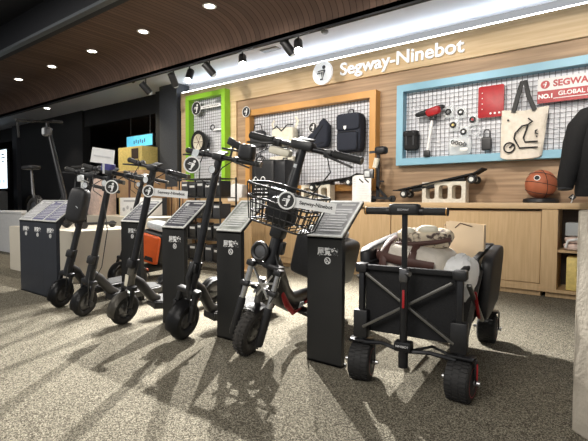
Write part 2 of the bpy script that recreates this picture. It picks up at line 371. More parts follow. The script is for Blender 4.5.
for x in (-2.7,): light('SPOT', 'downlight_lamp', (x, 3.71, 3.26), (x, 3.71, 0), 45, (1.0, 0.90, 0.78), 0.05, 80, 0.5)

def track_head(px, py, pz, d, lit, label, power=0, color=(1, 0.97, 0.92), cone=60):
    """spot lamp: adapter on the ceiling, yoke, can body pointing along d"""
    t = thing('track_spotlight', label, 'spotlight', (px, py, 3.0), group='track spotlights')
    MB().box((0, 0, 0.03), (0.17, 0.05, 0.05), bev=0.008).build('track_adapter', 'plastic', t)
    MB().cyl((0, 0, 0.01), (0, 0, pz - 3.0 + 0.05), 0.010, seg=10).build('yoke', 'plastic', t)
    d = Vector(d).normalized(); c = Vector((0, 0, pz - 3.0))
    MB().lathe([(0.01, -0.115), (0.052, -0.11), (0.055, -0.10), (0.055, 0.09), (0.05, 0.095), (0.048, 0.075), (0.047, 0.07)], c, d, 22, cap=False).build('can', 'plastic', t)
    MB().lathe([(0.0001, 0.070), (0.046, 0.070), (0.046, 0.095), (0.034, 0.118), (0.0001, 0.126)], c, d, 20, cap=False).build('lamp', 'lamp' if lit else 'lens', t)
    if power:
        p = Vector((px, py, pz)) + d * 0.15
        light('SPOT', 'spot_lamp', p, p + d, power, color, 0.022, 76, 0.9)
tag(MB().box((0, 0, 0.0), (4.6, 0.045, 0.085), bev=0.004).build('lighting_track', 'plastic'), 'black track rail under the white ceiling carrying the spotlights', 'rail', loc=(-4.85, 4.45, 3.0975))
heads = [(-6.42, 4.45, 2.82, (0.25, 1, -1.0), 0, 0, 'black track spotlight turned to the wall, leftmost of the row'),
         (-5.70, 4.45, 2.84, (-0.3, 0.9, -1.1), 0, 0, 'black track spotlight turned down, second from the left of the row'),
         (-5.32, 4.45, 2.84, (0.30, -0.56, -0.95), 1, 380, 'lit track spotlight shining at the camera, leftmost lit one, above the lime green frame'),
         (-4.88, 4.45, 2.86, (0.5, 0.8, -1.0), 0, 0, 'black track spotlight between the two lit ones above the lime green frame'),
         (-4.22, 4.45, 2.86, (0.60, -0.58, -0.90), 1, 760, 'lit track spotlight with a strong glare, middle of the lit ones'),
         (-3.44, 4.45, 2.88, (0.5, 0.7, -1.0), 0, 0, 'black track spotlight just left of the rightmost lit one'),
         (-3.28, 4.45, 2.86, (0.48, -0.62, -0.95), 1, 760, 'lit track spotlight nearest the round logo, rightmost of the row')]
for px, py, pz, d, lit, pw, lb in heads: track_head(px, py, pz, d, lit, lb, pw)
cam_t = thing('security_camera', 'small white ceiling camera with a dark eye left of the spotlights', 'camera', (-7.05, 4.62, 3.14))
MB().lathe([(0.07, 0), (0.075, -0.03), (0.06, -0.05)], seg=24).build('housing', 'white', cam_t)
MB().lathe([(0.045, -0.05), (0.042, -0.075), (0.02, -0.095), (0.001, -0.1)], seg=20).build('lens_dome', 'plastic', cam_t)
tag(MB().box((0, 0, 0), (0.30, 0.12, 0.012), bev=0.003).build('air_vent', 'greyplastic'), 'slim grey slot vent in the white ceiling left of the rightmost lit spotlight', 'vent', loc=(-4.15, 4.95, 3.133))
spk = thing('smoke_detector', 'small round sensor on the white ceiling right of the lit spotlights', 'sensor', (-3.15, 4.85, 3.14))
MB().lathe([(0.05, 0), (0.05, -0.015), (0.035, -0.03), (0.001, -0.032)], seg=20).build('cover', 'greyplastic', spk)
# ------------------------------------------------------------ framed grid displays on the wall
def grid_display(name, label, x0, x1, z0, z1, fw, m, dep=0.13):
    t = thing(name, label, 'display frame', ((x0 + x1) / 2, 5.40, z0))
    W_, H_ = x1 - x0, z1 - z0; y = -dep / 2
    off = -0.03 if m == 'green' else 0
    o = [(-W_ / 2, 0), (W_ / 2, 0), (W_ / 2, H_), (-W_ / 2, H_)]
    for nm, c, d in (('rail', (0, y + off, H_ - fw / 2), (W_, dep, fw)), ('rail', (0, y + off, fw / 2), (W_, dep, fw)),
                     ('stile', (-W_ / 2 + fw / 2, y + off, H_ / 2), (fw, dep, H_ - 2 * fw)), ('stile', (W_ / 2 - fw / 2, y + off, H_ / 2), (fw, dep, H_ - 2 * fw))):
        MB().box(c, d).build(nm, m, t, smooth=None)
    MB().box((0, -0.006 + off, H_ / 2), (W_ - 2 * fw, 0.010, H_ - 2 * fw)).build('backing_panel', 'backing', t, smooth=None)
    g = MB(); st = 0.052
    n = int((W_ - 2 * fw) / st); 
    for i in range(n + 1):
        x = -W_ / 2 + fw + (i + 0.5) * (W_ - 2 * fw) / (n + 1); g.box((x, -0.03 + off, H_ / 2), (0.0042, 0.0042, H_ - 2 * fw))
    n = int((H_ - 2 * fw) / st)
    for i in range(n + 1):
        z = fw + (i + 0.5) * (H_ - 2 * fw) / (n + 1); g.box((0, -0.036 + off, z), (W_ - 2 * fw, 0.0042, 0.0042))
    g.build('wire_grid', 'wire', t, smooth=None)
    return t
grid_display('grid_display', 'sky blue box frame around a black wire grid on the wall', -2.34, 1.1, 1.41, 2.41, 0.085, 'blue')
grid_display('grid_display', 'orange box frame around a black wire grid holding the dark backpack', -4.94, -2.63, 1.10, 2.41, 0.09, 'frame_orange')
grid_display('grid_display', 'tall lime green box frame around a wire grid at the wall end', -6.38, -5.38, 1.10, 2.83, 0.085, 'green', 0.13)

# ------------------------------------------------------------ wall sign
sg = thing('wall_sign', 'white raised letters Segway-Ninebot on the pale wood band', 'sign', (-2.375, 5.36, 2.765))
text('lettering', 'Segway-Ninebot', 0.235, 'sign_white', sg, (0, -0.03, 0), depth=0.012, bold=0.003, fit=1.66)
ds = thing('logo_disc', 'white round logo disc left of the big white lettering', 'logo', (-3.50, 5.36, 2.78))
MB().lathe([(0.158, -0.0), (0.165, -0.008), (0.165, -0.035), (0.158, -0.04)], axis=(0, 1, 0), seg=40).build('disc', 'sign_white', ds)
mk = MB(); rider_mark(mk, (0, -0.043, 0), (1, 0, 0), (0, 0, 1), 0.155, 0.006); mk.build('rider_mark', 'greydark', ds)
mk = MB()
for p, q in (((-0.055, -0.047, 0.012), (0.028, -0.047, 0.018)), ((0.022, -0.047, 0.010), (0.004, -0.047, -0.085))): mk.bar(p, q, 0.012, 0.003, up=(0, 1, 0))
mk.build('mark_inlay', 'white', ds)

def badge(label, loc, X=(1, 0, 0), r=0.055, Y=(0, 0, 1), tail=0, tilt=0, parent=None):
    """black round badge with a white ring, a rider mark and sometimes a white name strip to its right"""
    X, Y = Vector(X).normalized(), Vector(Y).normalized()
    if tilt: q = Matrix.Rotation(R(tilt), 3, X.cross(Y)); X, Y = q @ X, q @ Y
    Zn = X.cross(Y)
    t = thing('brand_badge', label, 'badge', loc, group=None)
    if tail: MB().prism([(0, -0.028), (tail, -0.028), (tail, 0.024), (0, 0.024)], 0.003, -Zn * 0.0, X, Y).build('name_strip', 'paper', t, smooth=None)
    MB().prism(circ(r), 0.006, Zn * 0.002, X, Y).build('disc', 'ink', t)
    rg = MB(); c = Zn * 0.006; pts = [c + X * math.cos(2 * PI * k / 32) * (r - 0.004) + Y * math.sin(2 * PI * k / 32) * (r - 0.004) for k in range(32)]
    rg.tube(pts, 0.0045, 6, True).build('ring', 'white', t)
    m_ = MB(); rider_mark(m_, Zn * 0.0065, X, Y, r * 0.95, 0.003); m_.build('rider_mark', 'white', t)
    if tail: text('name', 'Segway-Ninebot', 0.026, 'ink', t, X * (r + (tail - r) / 2) + Zn * 0.0025, X, Y, 0.0005, 0.0005, fit=(tail - r) * 0.82)
    return t

# ------------------------------------------------------------ things hung on the grids
GY = 5.355
# blue frame
t = thing('pannier_bag', 'small black pannier bag hanging at the left of the blue frame', 'bag', (-2.14, GY - 0.07, 1.60))
MB().soft((0, 0, 0.10), (0.17, 0.11, 0.22), 0.3, noise=0.04).build('body', 'blackcloth', t)
MB().soft((0, -0.02, 0.19), (0.18, 0.10, 0.08), 0.35).build('flap', 'blackcloth', t)
m_ = MB()
for s_ in (-1, 1): m_.bar((s_ * 0.045, -0.062, 0.05), (s_ * 0.045, -0.068, 0.22), 0.02, 0.004, up=(0, 1, 0))
m_.build('strap', 'greycloth', t)
t = thing('saddle', 'black and red bicycle saddle on a silver seat post against the blue frame grid', 'saddle', (-1.88, GY - 0.09, 1.50))
MB().cyl((-0.05, 0, 0.07), (0.0, 0, 0.44), 0.018, seg=14).build('seat_post', 'white', t)
MB().box((-0.055, 0, 0.035), (0.07, 0.06, 0.08), bev=0.01).build('foot_clamp', 'plastic', t)
MB().box((0.005, 0, 0.45), (0.07, 0.07, 0.04), bev=0.01).build('head_clamp', 'plastic', t)
sd = MB(); 
sd.soft((-0.03, 0, 0.545), (0.36, 0.13, 0.06), 0.55, rot=(0.15, -0.22, 0))
sd.build('seat', 'pad', t)
MB().soft((0.03, -0.05, 0.525), (0.18, 0.09, 0.10), 0.6, rot=(0.2, -0.22, 0)).build('seat_side', 'red', t)
for i, (x, z, c_) in enumerate(((-1.70, 2.02, 'black phone clip in a clear pack'), (-1.555, 2.00, 'clear pack with white core, top right small one'), (-1.64, 1.86, 'clear pack with yellow and black ring, lower left small one'),
                                (-1.42, 1.90, 'clear pack with red and black ring, rightmost small one'), (-1.52, 1.77, 'clear pack with white centre, lowest small one'))):
    t = thing('accessory_pack', c_ + ' on blue frame grid', 'pack', (x, GY - 0.03, z), group='small packs on the blue frame grid')
    MB().box((0, 0.012, 0), (0.105, 0.012, 0.14), bev=0.003).build('pouch', 'clear', t)
    MB().ring((-0.01, -0.006, 0), (0, 1, 0), 0.028, 0.009, 20, 8).build('rubber_ring', 'ink', t)
    MB().lathe([(0.014, -0.014), (0.014, 0.004)], axis=(0, 1, 0), c=(-0.01, 0, 0), seg=14).build('core', ('greyplastic', 'white', 'yellow', 'red', 'white')[i], t)
t = thing('ring_pack', 'empty clear loops hanging right of the small packs', 'pack', (-1.40, GY - 0.03, 1.76))
MB().ring((0, 0, 0), (0, 1, 0), 0.05, 0.006, 24, 6).ring((0.06, 0, -0.03), (0, 1, 0), 0.045, 0.006, 24, 6).build('loop', 'clear', t)
t = thing('phone_pouch', 'clear pouch with white and black parts just above the blue rail', 'pouch', (-1.56, GY - 0.05, 1.50))
MB().soft((0, 0, 0.10), (0.26, 0.06, 0.21), 0.4).build('pouch', 'clear', t)
MB().soft((-0.02, -0.01, 0.13), (0.16, 0.05, 0.07), 0.5).soft((0.05, -0.01, 0.06), (0.10, 0.05, 0.05), 0.5).build('contents', 'white', t)
m_ = MB()
for k in range(4): m_.ring((-0.07 + k * 0.045, -0.05, 0.15 - 0.012 * k), (0.2, 1, 0), 0.018, 0.005, 16, 6)
m_.build('buckle', 'ink', t)
t = thing('tool_board', 'red square board with white tools on the blue frame grid', 'board', (-1.235, GY - 0.03, 1.90))
MB().prism(rrect(0.27, 0.35, 0.02), 0.02, (0, 0, 0.18), (1, 0, 0), (0, 0, 1), bev=0.003).build('board', 'red', t)
m_ = MB(); 
for k in range(4): m_.cyl((-0.09, -0.013, 0.10 + 0.06 * k), (-0.09, -0.018, 0.10 + 0.06 * k), 0.006, seg=8)
for k in range(3): m_.prism(circ(0.012, 10), 0.004, (0.0 + k * 0.045, -0.013, 0.045), (1, 0, 0), (0, 0, 1))
m_.build('fitting', 'white', t)
t = thing('padlock', 'black padlock hanging between the red board and the tote bag', 'lock', (-1.27, GY - 0.04, 1.53))
MB().soft((0, 0, 0.08), (0.105, 0.05, 0.15), 0.25).build('body', 'plastic', t)
MB().tube([(-0.03, 0, 0.15), (-0.032, 0, 0.20)] + [(0.032 * math.cos(R(a)), 0, 0.205 + 0.035 * math.sin(R(a))) for a in range(180, -1, -20)] + [(0.03, 0, 0.15)], 0.007, 8).build('shackle', 'gunmetal', t)

def tote():
    t = thing('tote_bag', 'cream canvas tote bag printed with a black line drawing of a motor scooter', 'bag', (-0.91, GY - 0.10, 1.41))
    mb = MB(); nx, nz = 14, 12; W0, H0 = 0.40, 0.54
    fr, bk = [], []
    for j in range(nz + 1):
        v = j / nz; rf, rb = [], []
        for i in range(nx + 1):
            u = i / nx * 2 - 1; wd = (W0 / 2 + 0.025 * v) * u
            th = 0.055 * (1 - u * u) ** 0.5 * (1 - 0.75 * v) + 0.006; sag = 0.03 * math.cos(u * 2.5) * (v > 0.98) - 0.02 * (1 - v) * (1 - abs(u))
            wob = 0.006 * math.sin(9 * u + 5 * v)
            z = v * H0 - 0.03 * (1 - abs(u)) * (v == 1) + (0.03 * abs(u) ** 4 if v == 0 else 0)
            rf.append(mb.v((wd + 0.03 * v, -th + wob, z))); rb.append(mb.v((wd + 0.03 * v, th * 0.5 + wob, z)))
        fr.append(rf); bk.append(rb)
    for j in range(nz):
        for i in range(nx):
            mb.f([fr[j][i], fr[j][i + 1], fr[j + 1][i + 1], fr[j + 1][i]]); mb.f([bk[j][i + 1], bk[j][i], bk[j + 1][i], bk[j + 1][i + 1]])
        mb.f([fr[j][0], fr[j + 1][0], bk[j + 1][0], bk[j][0]]); mb.f([fr[j][nx], bk[j][nx], bk[j + 1][nx], fr[j + 1][nx]])
    for i in range(nx): mb.f([fr[0][i], bk[0][i], bk[0][i + 1], fr[0][i + 1]])
    mb.build('bag_body', 'canvas', t, smooth=60)
    for off in (0.0, 0.03):
        MB().tube([(-0.075, -0.035 + off, 0.50), (-0.04, -0.03 + off, 0.66), (0.0, -0.01, 0.82), (0.03, -0.01, 0.825), (0.065, -0.03 + off, 0.66), (0.13, -0.035 + off, 0.50)], 0.022, 8, flat=(0.12, 1)).build('strap', 'ink', t)
    # line drawing
    d = MB(); y = -0.068
    def ln(pts, r=0.0085): d.tube([(x, y + 0.004 * abs(x) / 0.1, z) for x, z in pts], r, 6)
    ln([(0.075, 0.42), (0.115, 0.385), (0.075, 0.355), (0.02, 0.345), (-0.045, 0.275), (-0.055, 0.22), (-0.04, 0.19), (0.0, 0.115), (0.17, 0.115)])
    ln([(0.075, 0.36), (0.06, 0.30), (0.035, 0.22), (0.05, 0.175), (0.17, 0.175)])
    ln([(0.165, 0.295), (0.145, 0.285), (0.145, 0.255), (0.17, 0.25)], 0.008); ln([(0.155, 0.235), (0.16, 0.215)], 0.006)
    d.ring((-0.10, y, 0.125), (0, 1, 0), 0.052, 0.0085, 24, 6); ln([(-0.10, 0.125), (-0.055, 0.165)])
    d.prism(circ(0.012, 12), 0.004, (-0.12, -0.048, 0.42), (1, 0, 0), (0, 0, 1))
    d.build('scooter_drawing', 'ink', t)
tote()
t = thing('banner', 'white and red banner reading SEGWAY GLOBAL No.1 above the tote bag', 'banner', (-0.10, GY - 0.06, 1.99))
MB().box((0, 0, 0.185), (1.34, 0.012, 0.13)).build('white_band', 'paper', t, smooth=None)
MB().box((0, -0.001, 0.06), (1.34, 0.014, 0.125)).build('red_band', 'red', t, smooth=None)
MB().box((-0.592, -0.009, 0.062), (0.14, 0.004, 0.10)).build('number_panel', 'red', t, smooth=None)
text('number_text', 'NO.1', 0.060, 'white', t, (-0.592, -0.013, 0.062), depth=0.001, bold=0.003)
text('brand_text', 'SEGWAY', 0.09, 'red', t, (-0.35, -0.009, 0.185), depth=0.001, bold=0.003, fit=0.36)
m_ = MB(); m_.prism(circ(0.042), 0.003, (-0.60, -0.008, 0.185), (1, 0, 0), (0, 0, 1)); m_.build('emblem', 'red', t)
m_ = MB(); rider_mark(m_, (-0.60, -0.011, 0.185), (1, 0, 0), (0, 0, 1), 0.04, 0.002); m_.build('emblem_mark', 'white', t)
text('claim_text', 'GLOBAL NO.1', 0.06, 'white', t, (-0.285, -0.011, 0.078), depth=0.001, bold=0.001, fit=0.38)
MB().box((-0.30, -0.009, 0.035), (0.46, 0.003, 0.008)).build('small_print', 'paper', t, smooth=None)

# orange frame
t = thing('backpack', 'dark navy backpack hanging at the right of the orange frame', 'backpack', (-2.97, GY - 0.12, 1.60))
MB().soft((0, 0, 0.27), (0.36, 0.18, 0.52), 0.28, nu=28, nv=18).build('body', 'denim', t)
MB().soft((0, -0.085, 0.155), (0.31, 0.10, 0.25), 0.25, nu=24).build('front_pocket', 'denim', t)
MB().soft((0, -0.075, 0.41), (0.35, 0.08, 0.22), 0.3, nu=24).build('top_pocket', 'denim', t)
MB().tube([(-0.04, 0, 0.53), (-0.03, -0.01, 0.58), (0.03, -0.01, 0.58), (0.04, 0, 0.53)], 0.009, 8).build('handle', 'blackcloth', t)
MB().tube([(-0.15, -0.139, 0.27), (0.0, -0.143, 0.275), (0.15, -0.139, 0.27)], 0.004, 6).build('zip', 'ink', t)
MB().prism([(-0.02, 0.02), (0.02, 0.02), (0.02, -0.01), (0, -0.035), (-0.02, -0.01)], 0.006, (-0.03, -0.118, 0.335), (1, 0, 0), (0, 0, 1)).build('logo_patch', 'white', t)
t = thing('sling_bag', 'dark grey sling bag slanting left of the navy backpack', 'bag', (-3.50, GY - 0.09, 1.72))
MB().prism([(-0.30, 0.02), (-0.05, -0.02), (0.14, 0.0), (0.17, 0.08), (0.17, 0.30), (0.08, 0.40), (0.03, 0.36), (0.0, 0.24), (-0.16, 0.12), (-0.29, 0.07)], 0.12, (0, 0, 0), (1, 0, 0), (0, 0, 1), bev=0.03).build('body', 'denim', t, smooth=60)
MB().tube([(-0.25, -0.065, 0.05), (-0.05, -0.07, 0.12), (0.10, -0.068, 0.30)], 0.005, 6).build('zip', 'ink', t)
MB().tube([(-0.1, -0.064, 0.03), (0.1, -0.066, 0.06)], 0.004, 6).build('seam', 'ink', t)
t = thing('waist_bag', 'cream waist bag with dark trim hanging in the middle of the orange frame', 'bag', (-4.12, GY - 0.10, 1.78))
MB().soft((0, 0, 0.14), (0.42, 0.15, 0.27), 0.35, nu=28, noise=0.03).build('body', 'cream', t)
MB().soft((0.0, -0.045, 0.08), (0.34, 0.10, 0.14), 0.35).build('front_pocket', 'cream', t)
MB().tube([(-0.19, -0.05, 0.26), (-0.10, -0.07, 0.30), (0.0, -0.085, 0.22), (0.10, -0.07, 0.30), (0.20, -0.05, 0.30)], 0.012, 8, flat=(0.4, 1)).build('strap', 'ink', t)
MB().tube([(-0.2, 0, 0.26), (-0.24, 0, 0.36), (-0.2, 0, 0.40)], 0.02, 8, flat=(0.3, 1)).tube([(0.2, 0, 0.26), (0.25, 0, 0.36), (0.2, 0, 0.42)], 0.02, 8, flat=(0.3, 1)).build('belt', 'cream', t)
t = thing('tool_pouch', 'black pouch with a pale label hanging at the left of the orange frame', 'bag', (-4.66, GY - 0.09, 1.80))
MB().soft((0, 0, 0.13), (0.26, 0.13, 0.26), 0.3).build('body', 'greycloth', t)
MB().box((0, -0.07, 0.19), (0.10, 0.006, 0.09), rot=(0, 0.6, 0), bev=0.002).build('tag', 'print_mid', t)
MB().tube([(-0.1, 0, 0.22), (-0.06, -0.02, 0.35), (0.07, -0.02, 0.36), (0.1, 0, 0.22)], 0.008, 8).build('strap', 'ink', t)
t = thing('white_case', 'small white zipped case below the cream waist bag', 'case', (-4.16, GY - 0.10, 1.50))
MB().soft((0, 0, 0.07), (0.46, 0.12, 0.13), 0.35).build('shell', 'cream', t)
MB().tube([(-0.21, -0.055, 0.07), (0, -0.063, 0.07), (0.21, -0.055, 0.07)], 0.004, 6).build('zip', 'ink', t)
t = thing('cable_pack', 'dark coiled cable lock at the lower left of the orange frame', 'lock', (-4.62, GY - 0.07, 1.48))
for k in range(3): MB().ring((0, -0.02 * k, 0.1), (0.1 * k, 1, 0), 0.09 - 0.01 * k, 0.009, 28, 8).build('coil', 'plastic', t)
MB().box((0, -0.03, 0.2), (0.05, 0.05, 0.07), bev=0.01).build('lock_barrel', 'gunmetal', t)
badge('round black badge stuck on the top left corner of the orange frame', (-4.90, 5.25, 2.385), r=0.085)
badge('round black badge on the orange frame grid above the dark sling bag', (-3.64, GY - 0.05, 2.02), r=0.075)
# green frame
badge('round black badge with a white name strip at the top of the lime green frame', (-6.08, 5.24, 2.58), r=0.12, tail=0.60)
t = thing('helmet', 'black helmet with a cream liner hanging in the lime green frame', 'helmet', (-5.98, 5.20, 1.98))
MB().lathe([(0.001, 0.14), (0.10, 0.125), (0.17, 0.07), (0.20, 0.0), (0.195, -0.03)], axis=(0.1, 1, 0), seg=32, cap=False).lathe([(0.14, -0.02), (0.195, -0.03)], axis=(0.1, 1, 0), seg=32, cap=False).build('shell', 'plastic', t, smooth=60)
MB().lathe([(0.001, 0.05), (0.09, 0.04), (0.13, 0.0), (0.14, -0.022)], axis=(0.1, 1, 0), seg=28, cap=False).build('liner', 'cream', t, smooth=60)
m_ = MB()
for k in range(3):
    a = R(60 * k); m_.bar((-0.12 * math.cos(a), -0.01, -0.12 * math.sin(a)), (0.12 * math.cos(a), -0.01, 0.12 * math.sin(a)), 0.008, 0.004, up=(0, 1, 0))
m_.build('liner_straps', 'brownstrap', t)
t = thing('hook_lock', 'small dark cable loop right of the helmet in the lime green frame', 'lock', (-5.72, 5.28, 2.12))
MB().ring((0, 0, 0.1), (0, 1, 0), 0.045, 0.008, 20, 8).build('loop', 'ink', t)
MB().box((0.12, 0, 0.06), (0.2, 0.008, 0.03)).build('label', 'paper', t)

# ------------------------------------------------------------ oak cabinets along the wall
CT = 0.945
tag(MB().box((-1.9, 5.175, CT - 0.03), (8.6, 0.37, 0.06), bev=0.004).build('counter_top', 'oak_top'), 'long light oak counter top under the wall display', 'counter top')
def cabinet(x0, x1, label, doors=1):
    t = thing('cabinet', label, 'cabinet', ((x0 + x1) / 2, 5.2, 0), group=None); W_ = x1 - x0
    MB().box((0, 0.015, 0.46), (W_ - 0.004, 0.36, 0.80)).build('body', 'oak', t, smooth=None)
    MB().box((0, 0.03, 0.03), (W_ - 0.004, 0.33, 0.058)).build('plinth', 'oak', t, smooth=None)
    MB().box((0, -0.176, 0.095), (W_ - 0.004, 0.022, 0.07)).build('bottom_rail', 'oak', t, smooth=None)
    for k in range(doors):
        cx = -W_ / 2 + W_ * (k + 0.5) / doors
        MB().box((cx, -0.179, 0.493), (W_ / doors - 0.012, 0.02, 0.71), bev=0.002).build('door', 'oak', t, smooth=None)
    return t
cabinet(-6.18, -4.30, 'light oak cabinet unit farthest left under the counter', 2)
cabinet(-4.30, -2.28, 'light oak cabinet unit behind the slanted sign by the wagon', 2)
cabinet(-2.28, -0.66, 'light oak cabinet unit right behind the wagon, with one wide door')
t = thing('open_cabinet', 'open light oak cabinet at the right end with boxes inside', 'cabinet', (-0.02, 5.2, 0))
MB().box((-0.57, 0, 0.47), (0.14, 0.40, 0.82)).build('side_panel', 'oak', t, smooth=None)
MB().box((0.60, 0, 0.47), (0.08, 0.40, 0.82)).build('side_panel', 'oak', t, smooth=None)
MB().box((0.03, 0.19, 0.47), (1.06, 0.02, 0.82)).build('back_panel', 'brownwall', t, smooth=None)
MB().box((0.03, 0, 0.075), (1.06, 0.40, 0.03)).build('bottom', 'oak', t, smooth=None)
MB().box((0.03, 0.01, 0.47), (1.06, 0.36, 0.025)).build('shelf', 'oak', t, smooth=None)
MB().box((0.0, 0.03, 0.03), (1.20, 0.33, 0.058)).build('plinth', 'oak', t, smooth=None)
t = thing('storage_box', 'clear plastic box on the upper shelf of the open cabinet', 'box', (-0.25, 5.16, 0.62))
MB().box((0, 0, 0.07), (0.42, 0.26, 0.13), bev=0.01).build('tub', 'clear', t)
MB().soft((0.0, 0, 0.05), (0.3, 0.2, 0.07), 0.5).build('contents', 'greyplastic', t)
t = thing('folded_cloth', 'pale pink folded cloth under the clear box in the open cabinet', 'cloth', (-0.25, 5.14, 0.483))
MB().soft((0, 0, 0.035), (0.46, 0.30, 0.07), 0.4, noise=0.04).soft((0.0, -0.01, 0.10), (0.44, 0.28, 0.06), 0.4, noise=0.05).build('stack', 'pink', t, smooth=60)
MB().tube([(-0.2, -0.15, 0.03), (-0.18, -0.155, 0.10), (-0.08, -0.15, 0.12), (0.1, -0.15, 0.11)], 0.012, 8).build('hem', 'paper', t)
t = thing('product_box', 'yellow box with a black front panel in the bottom of the open cabinet', 'box', (-0.22, 5.13, 0.09))
MB().box((0, 0.02, 0.165), (0.44, 0.26, 0.32), bev=0.004).build('box', 'yellow', t)
MB().box((0.05, -0.117, 0.15), (0.31, 0.014, 0.28), bev=0.003).build('front_panel', 'ink', t)
MB().ring((0.08, -0.127, 0.21), (0, 1, 0), 0.04, 0.005, 20, 6).build('emblem', 'greyplastic', t)
m_ = MB()
for k in range(3): m_.box((-0.05 + 0.08 * k, -0.126, 0.045), (0.035, 0.004, 0.035))
m_.build('icons', 'paper', t)

# on the counter
t = thing('hard_suitcase', 'large black hard shell suitcase standing on the counter', 'suitcase', (-4.22, 5.12, CT), (0, 0, 0.0))
MB().soft((-0.12, 0, 0.315), (0.44, 0.26, 0.62), 0.18, nu=32, nv=20).build('shell', 'plastic', t)
MB().soft((0.20, 0.01, 0.31), (0.22, 0.26, 0.61), 0.2, nu=28, nv=18).build('shell_side', 'satin', t)
m_ = MB()
for k in range(4): m_.box((-0.12, -0.132, 0.08 + 0.055 * k), (0.30 - 0.04 * (k % 2), 0.006, 0.014))
m_.ring((-0.24, -0.132, 0.33), (0, 1, 0), 0.04, 0.008, 20, 6).ring((-0.10, -0.132, 0.33), (0, 1, 0), 0.04, 0.008, 20, 6)
m_.build('embossed_graphic', 'lines', t)
MB().tube([(0.18, 0, 0.61), (0.18, 0, 0.64), (0.25, 0, 0.64), (0.25, 0, 0.61)], 0.01, 8).build('handle', 'satin', t)

def breeze_block(x0, x1, y, label, holes=3, zt=0.24):
    W_ = x1 - x0; t = thing('concrete_block', label, 'block', ((x0 + x1) / 2, y, CT)); D_ = 0.13
    m_ = MB(); wl = 0.045; 
    m_.box((0, 0, 0.02), (W_, D_, 0.04)); m_.box((0, 0, zt - 0.02), (W_, D_, 0.04))
    for k in range(holes + 1):
        x = -W_ / 2 + wl / 2 + (W_ - wl) * k / holes; m_.box((x, 0, zt / 2), (wl, D_, zt - 0.08))
    for k in range(holes):
        xa = -W_ / 2 + wl + (W_ - wl) * k / holes; xb = -W_ / 2 + (W_ - wl) * (k + 1) / holes
        for xx, zz in ((xa, 0.04), (xb, 0.04), (xa, zt - 0.04), (xb, zt - 0.04)):
            sx = 1 if xx == xa else -1; sz = 1 if zz < 0.1 else -1; r_ = 0.03
            m_.prism([(0, 0)] + [(sx * (r_ - r_ * math.sin(R(a))), sz * (r_ - r_ * math.cos(R(a)))) for a in range(0, 91, 15)], D_, (xx, 0, zz), (1, 0, 0), (0, 0, 1))
    m_.build('block', 'block', t, smooth=None)
breeze_block(-3.70, -3.22, 5.17, 'white hollow block under the left skateboard', 3)
breeze_block(-1.93, -1.43, 5.17, 'white hollow block under the right skateboard', 3)
def skateboard(p, q, label):
    p, q = Vector(p), Vector(q); c = (p + q) / 2; L_ = (q - p).length; ang = math.atan2(q.z - p.z, q.x - p.x)
    t = thing('electric_skateboard', label, 'skateboard', c, (0, -ang, 0))
    out = [(-L_ / 2, 0.01), (-L_ / 2 + 0.05, 0.0), (L_ / 2 - 0.10, 0.0), (L_ / 2, 0.035), (L_ / 2, 0.048), (L_ / 2 - 0.10, 0.015), (-L_ / 2 + 0.05, 0.015), (-L_ / 2, 0.024)]
    MB().prism(out, 0.22, (0, 0, 0), (1, 0, 0), (0, 0, 1)).build('deck', 'blackcloth', t, smooth=None)
    MB().box((-L_ * 0.16, 0, -0.025), (L_ * 0.28, 0.13, 0.045), bev=0.01).build('battery_case', 'plastic', t)
    MB().box((L_ * 0.22, 0, -0.022), (L_ * 0.16, 0.11, 0.04), bev=0.01).build('motor_case', 'plastic', t)
    for s_ in (-1, 1):
        x = s_ * (L_ / 2 - 0.13)
        tk = MB().box((x, 0, -0.02), (0.07, 0.06, 0.04), bev=0.008).cyl((x, -0.10, -0.055), (x, 0.10, -0.055), 0.014, seg=12).build('truck', 'gunmetal', t)
        for y in (-0.095, 0.095):
            wq = MB().lathe([(0.02, -0.028), (0.042, -0.026), (0.047, -0.015), (0.047, 0.015), (0.042, 0.026), (0.02, 0.028)], (x, y, -0.055), (0, 1, 0), 22).build('wheel', 'rubber', t)
            o_ = MB().lathe([(0.024, -0.032), (0.024, 0.032)], (x, y, -0.055), (0, 1, 0), 16).build('hub', 'silver', wq)
    return t
skateboard((-3.62, 5.17, 1.185), (-2.78, 5.17, 1.275), 'black electric skateboard tilted on the left white block')
skateboard((-2.28, 5.17, 1.075), (-1.24, 5.17, 1.28), 'black electric skateboard tilted on the right white block')
t = thing('info_card', 'white upright card with two small skateboard pictures on the counter', 'card', (-2.72, 5.08, CT))
MB().box((0, 0, 0.175), (0.27, 0.012, 0.35), rot=(0.0, 0, 0)).build('card', 'paper', t, smooth=None)
MB().box((0, 0.03, 0.006), (0.22, 0.08, 0.01)).build('foot', 'clear', t, smooth=None)
m_ = MB()
for x in (-0.005, 0.075): m_.bar((x - 0.03, -0.008, 0.30), (x + 0.03, -0.008, 0.25), 0.016, 0.003, up=(0, 1, 0))
m_.build('pictures', 'ink', t, smooth=None)
m_ = MB()
for k in range(9): m_.box((0.02, -0.008, 0.22 - 0.022 * k), (0.18 - 0.03 * (k % 3), 0.003, 0.004))
for k in range(4): m_.box((-0.1, -0.008, 0.30 - 0.03 * k), (0.035, 0.003, 0.012))
m_.build('printed_lines', 'lines_dim', t, smooth=None)

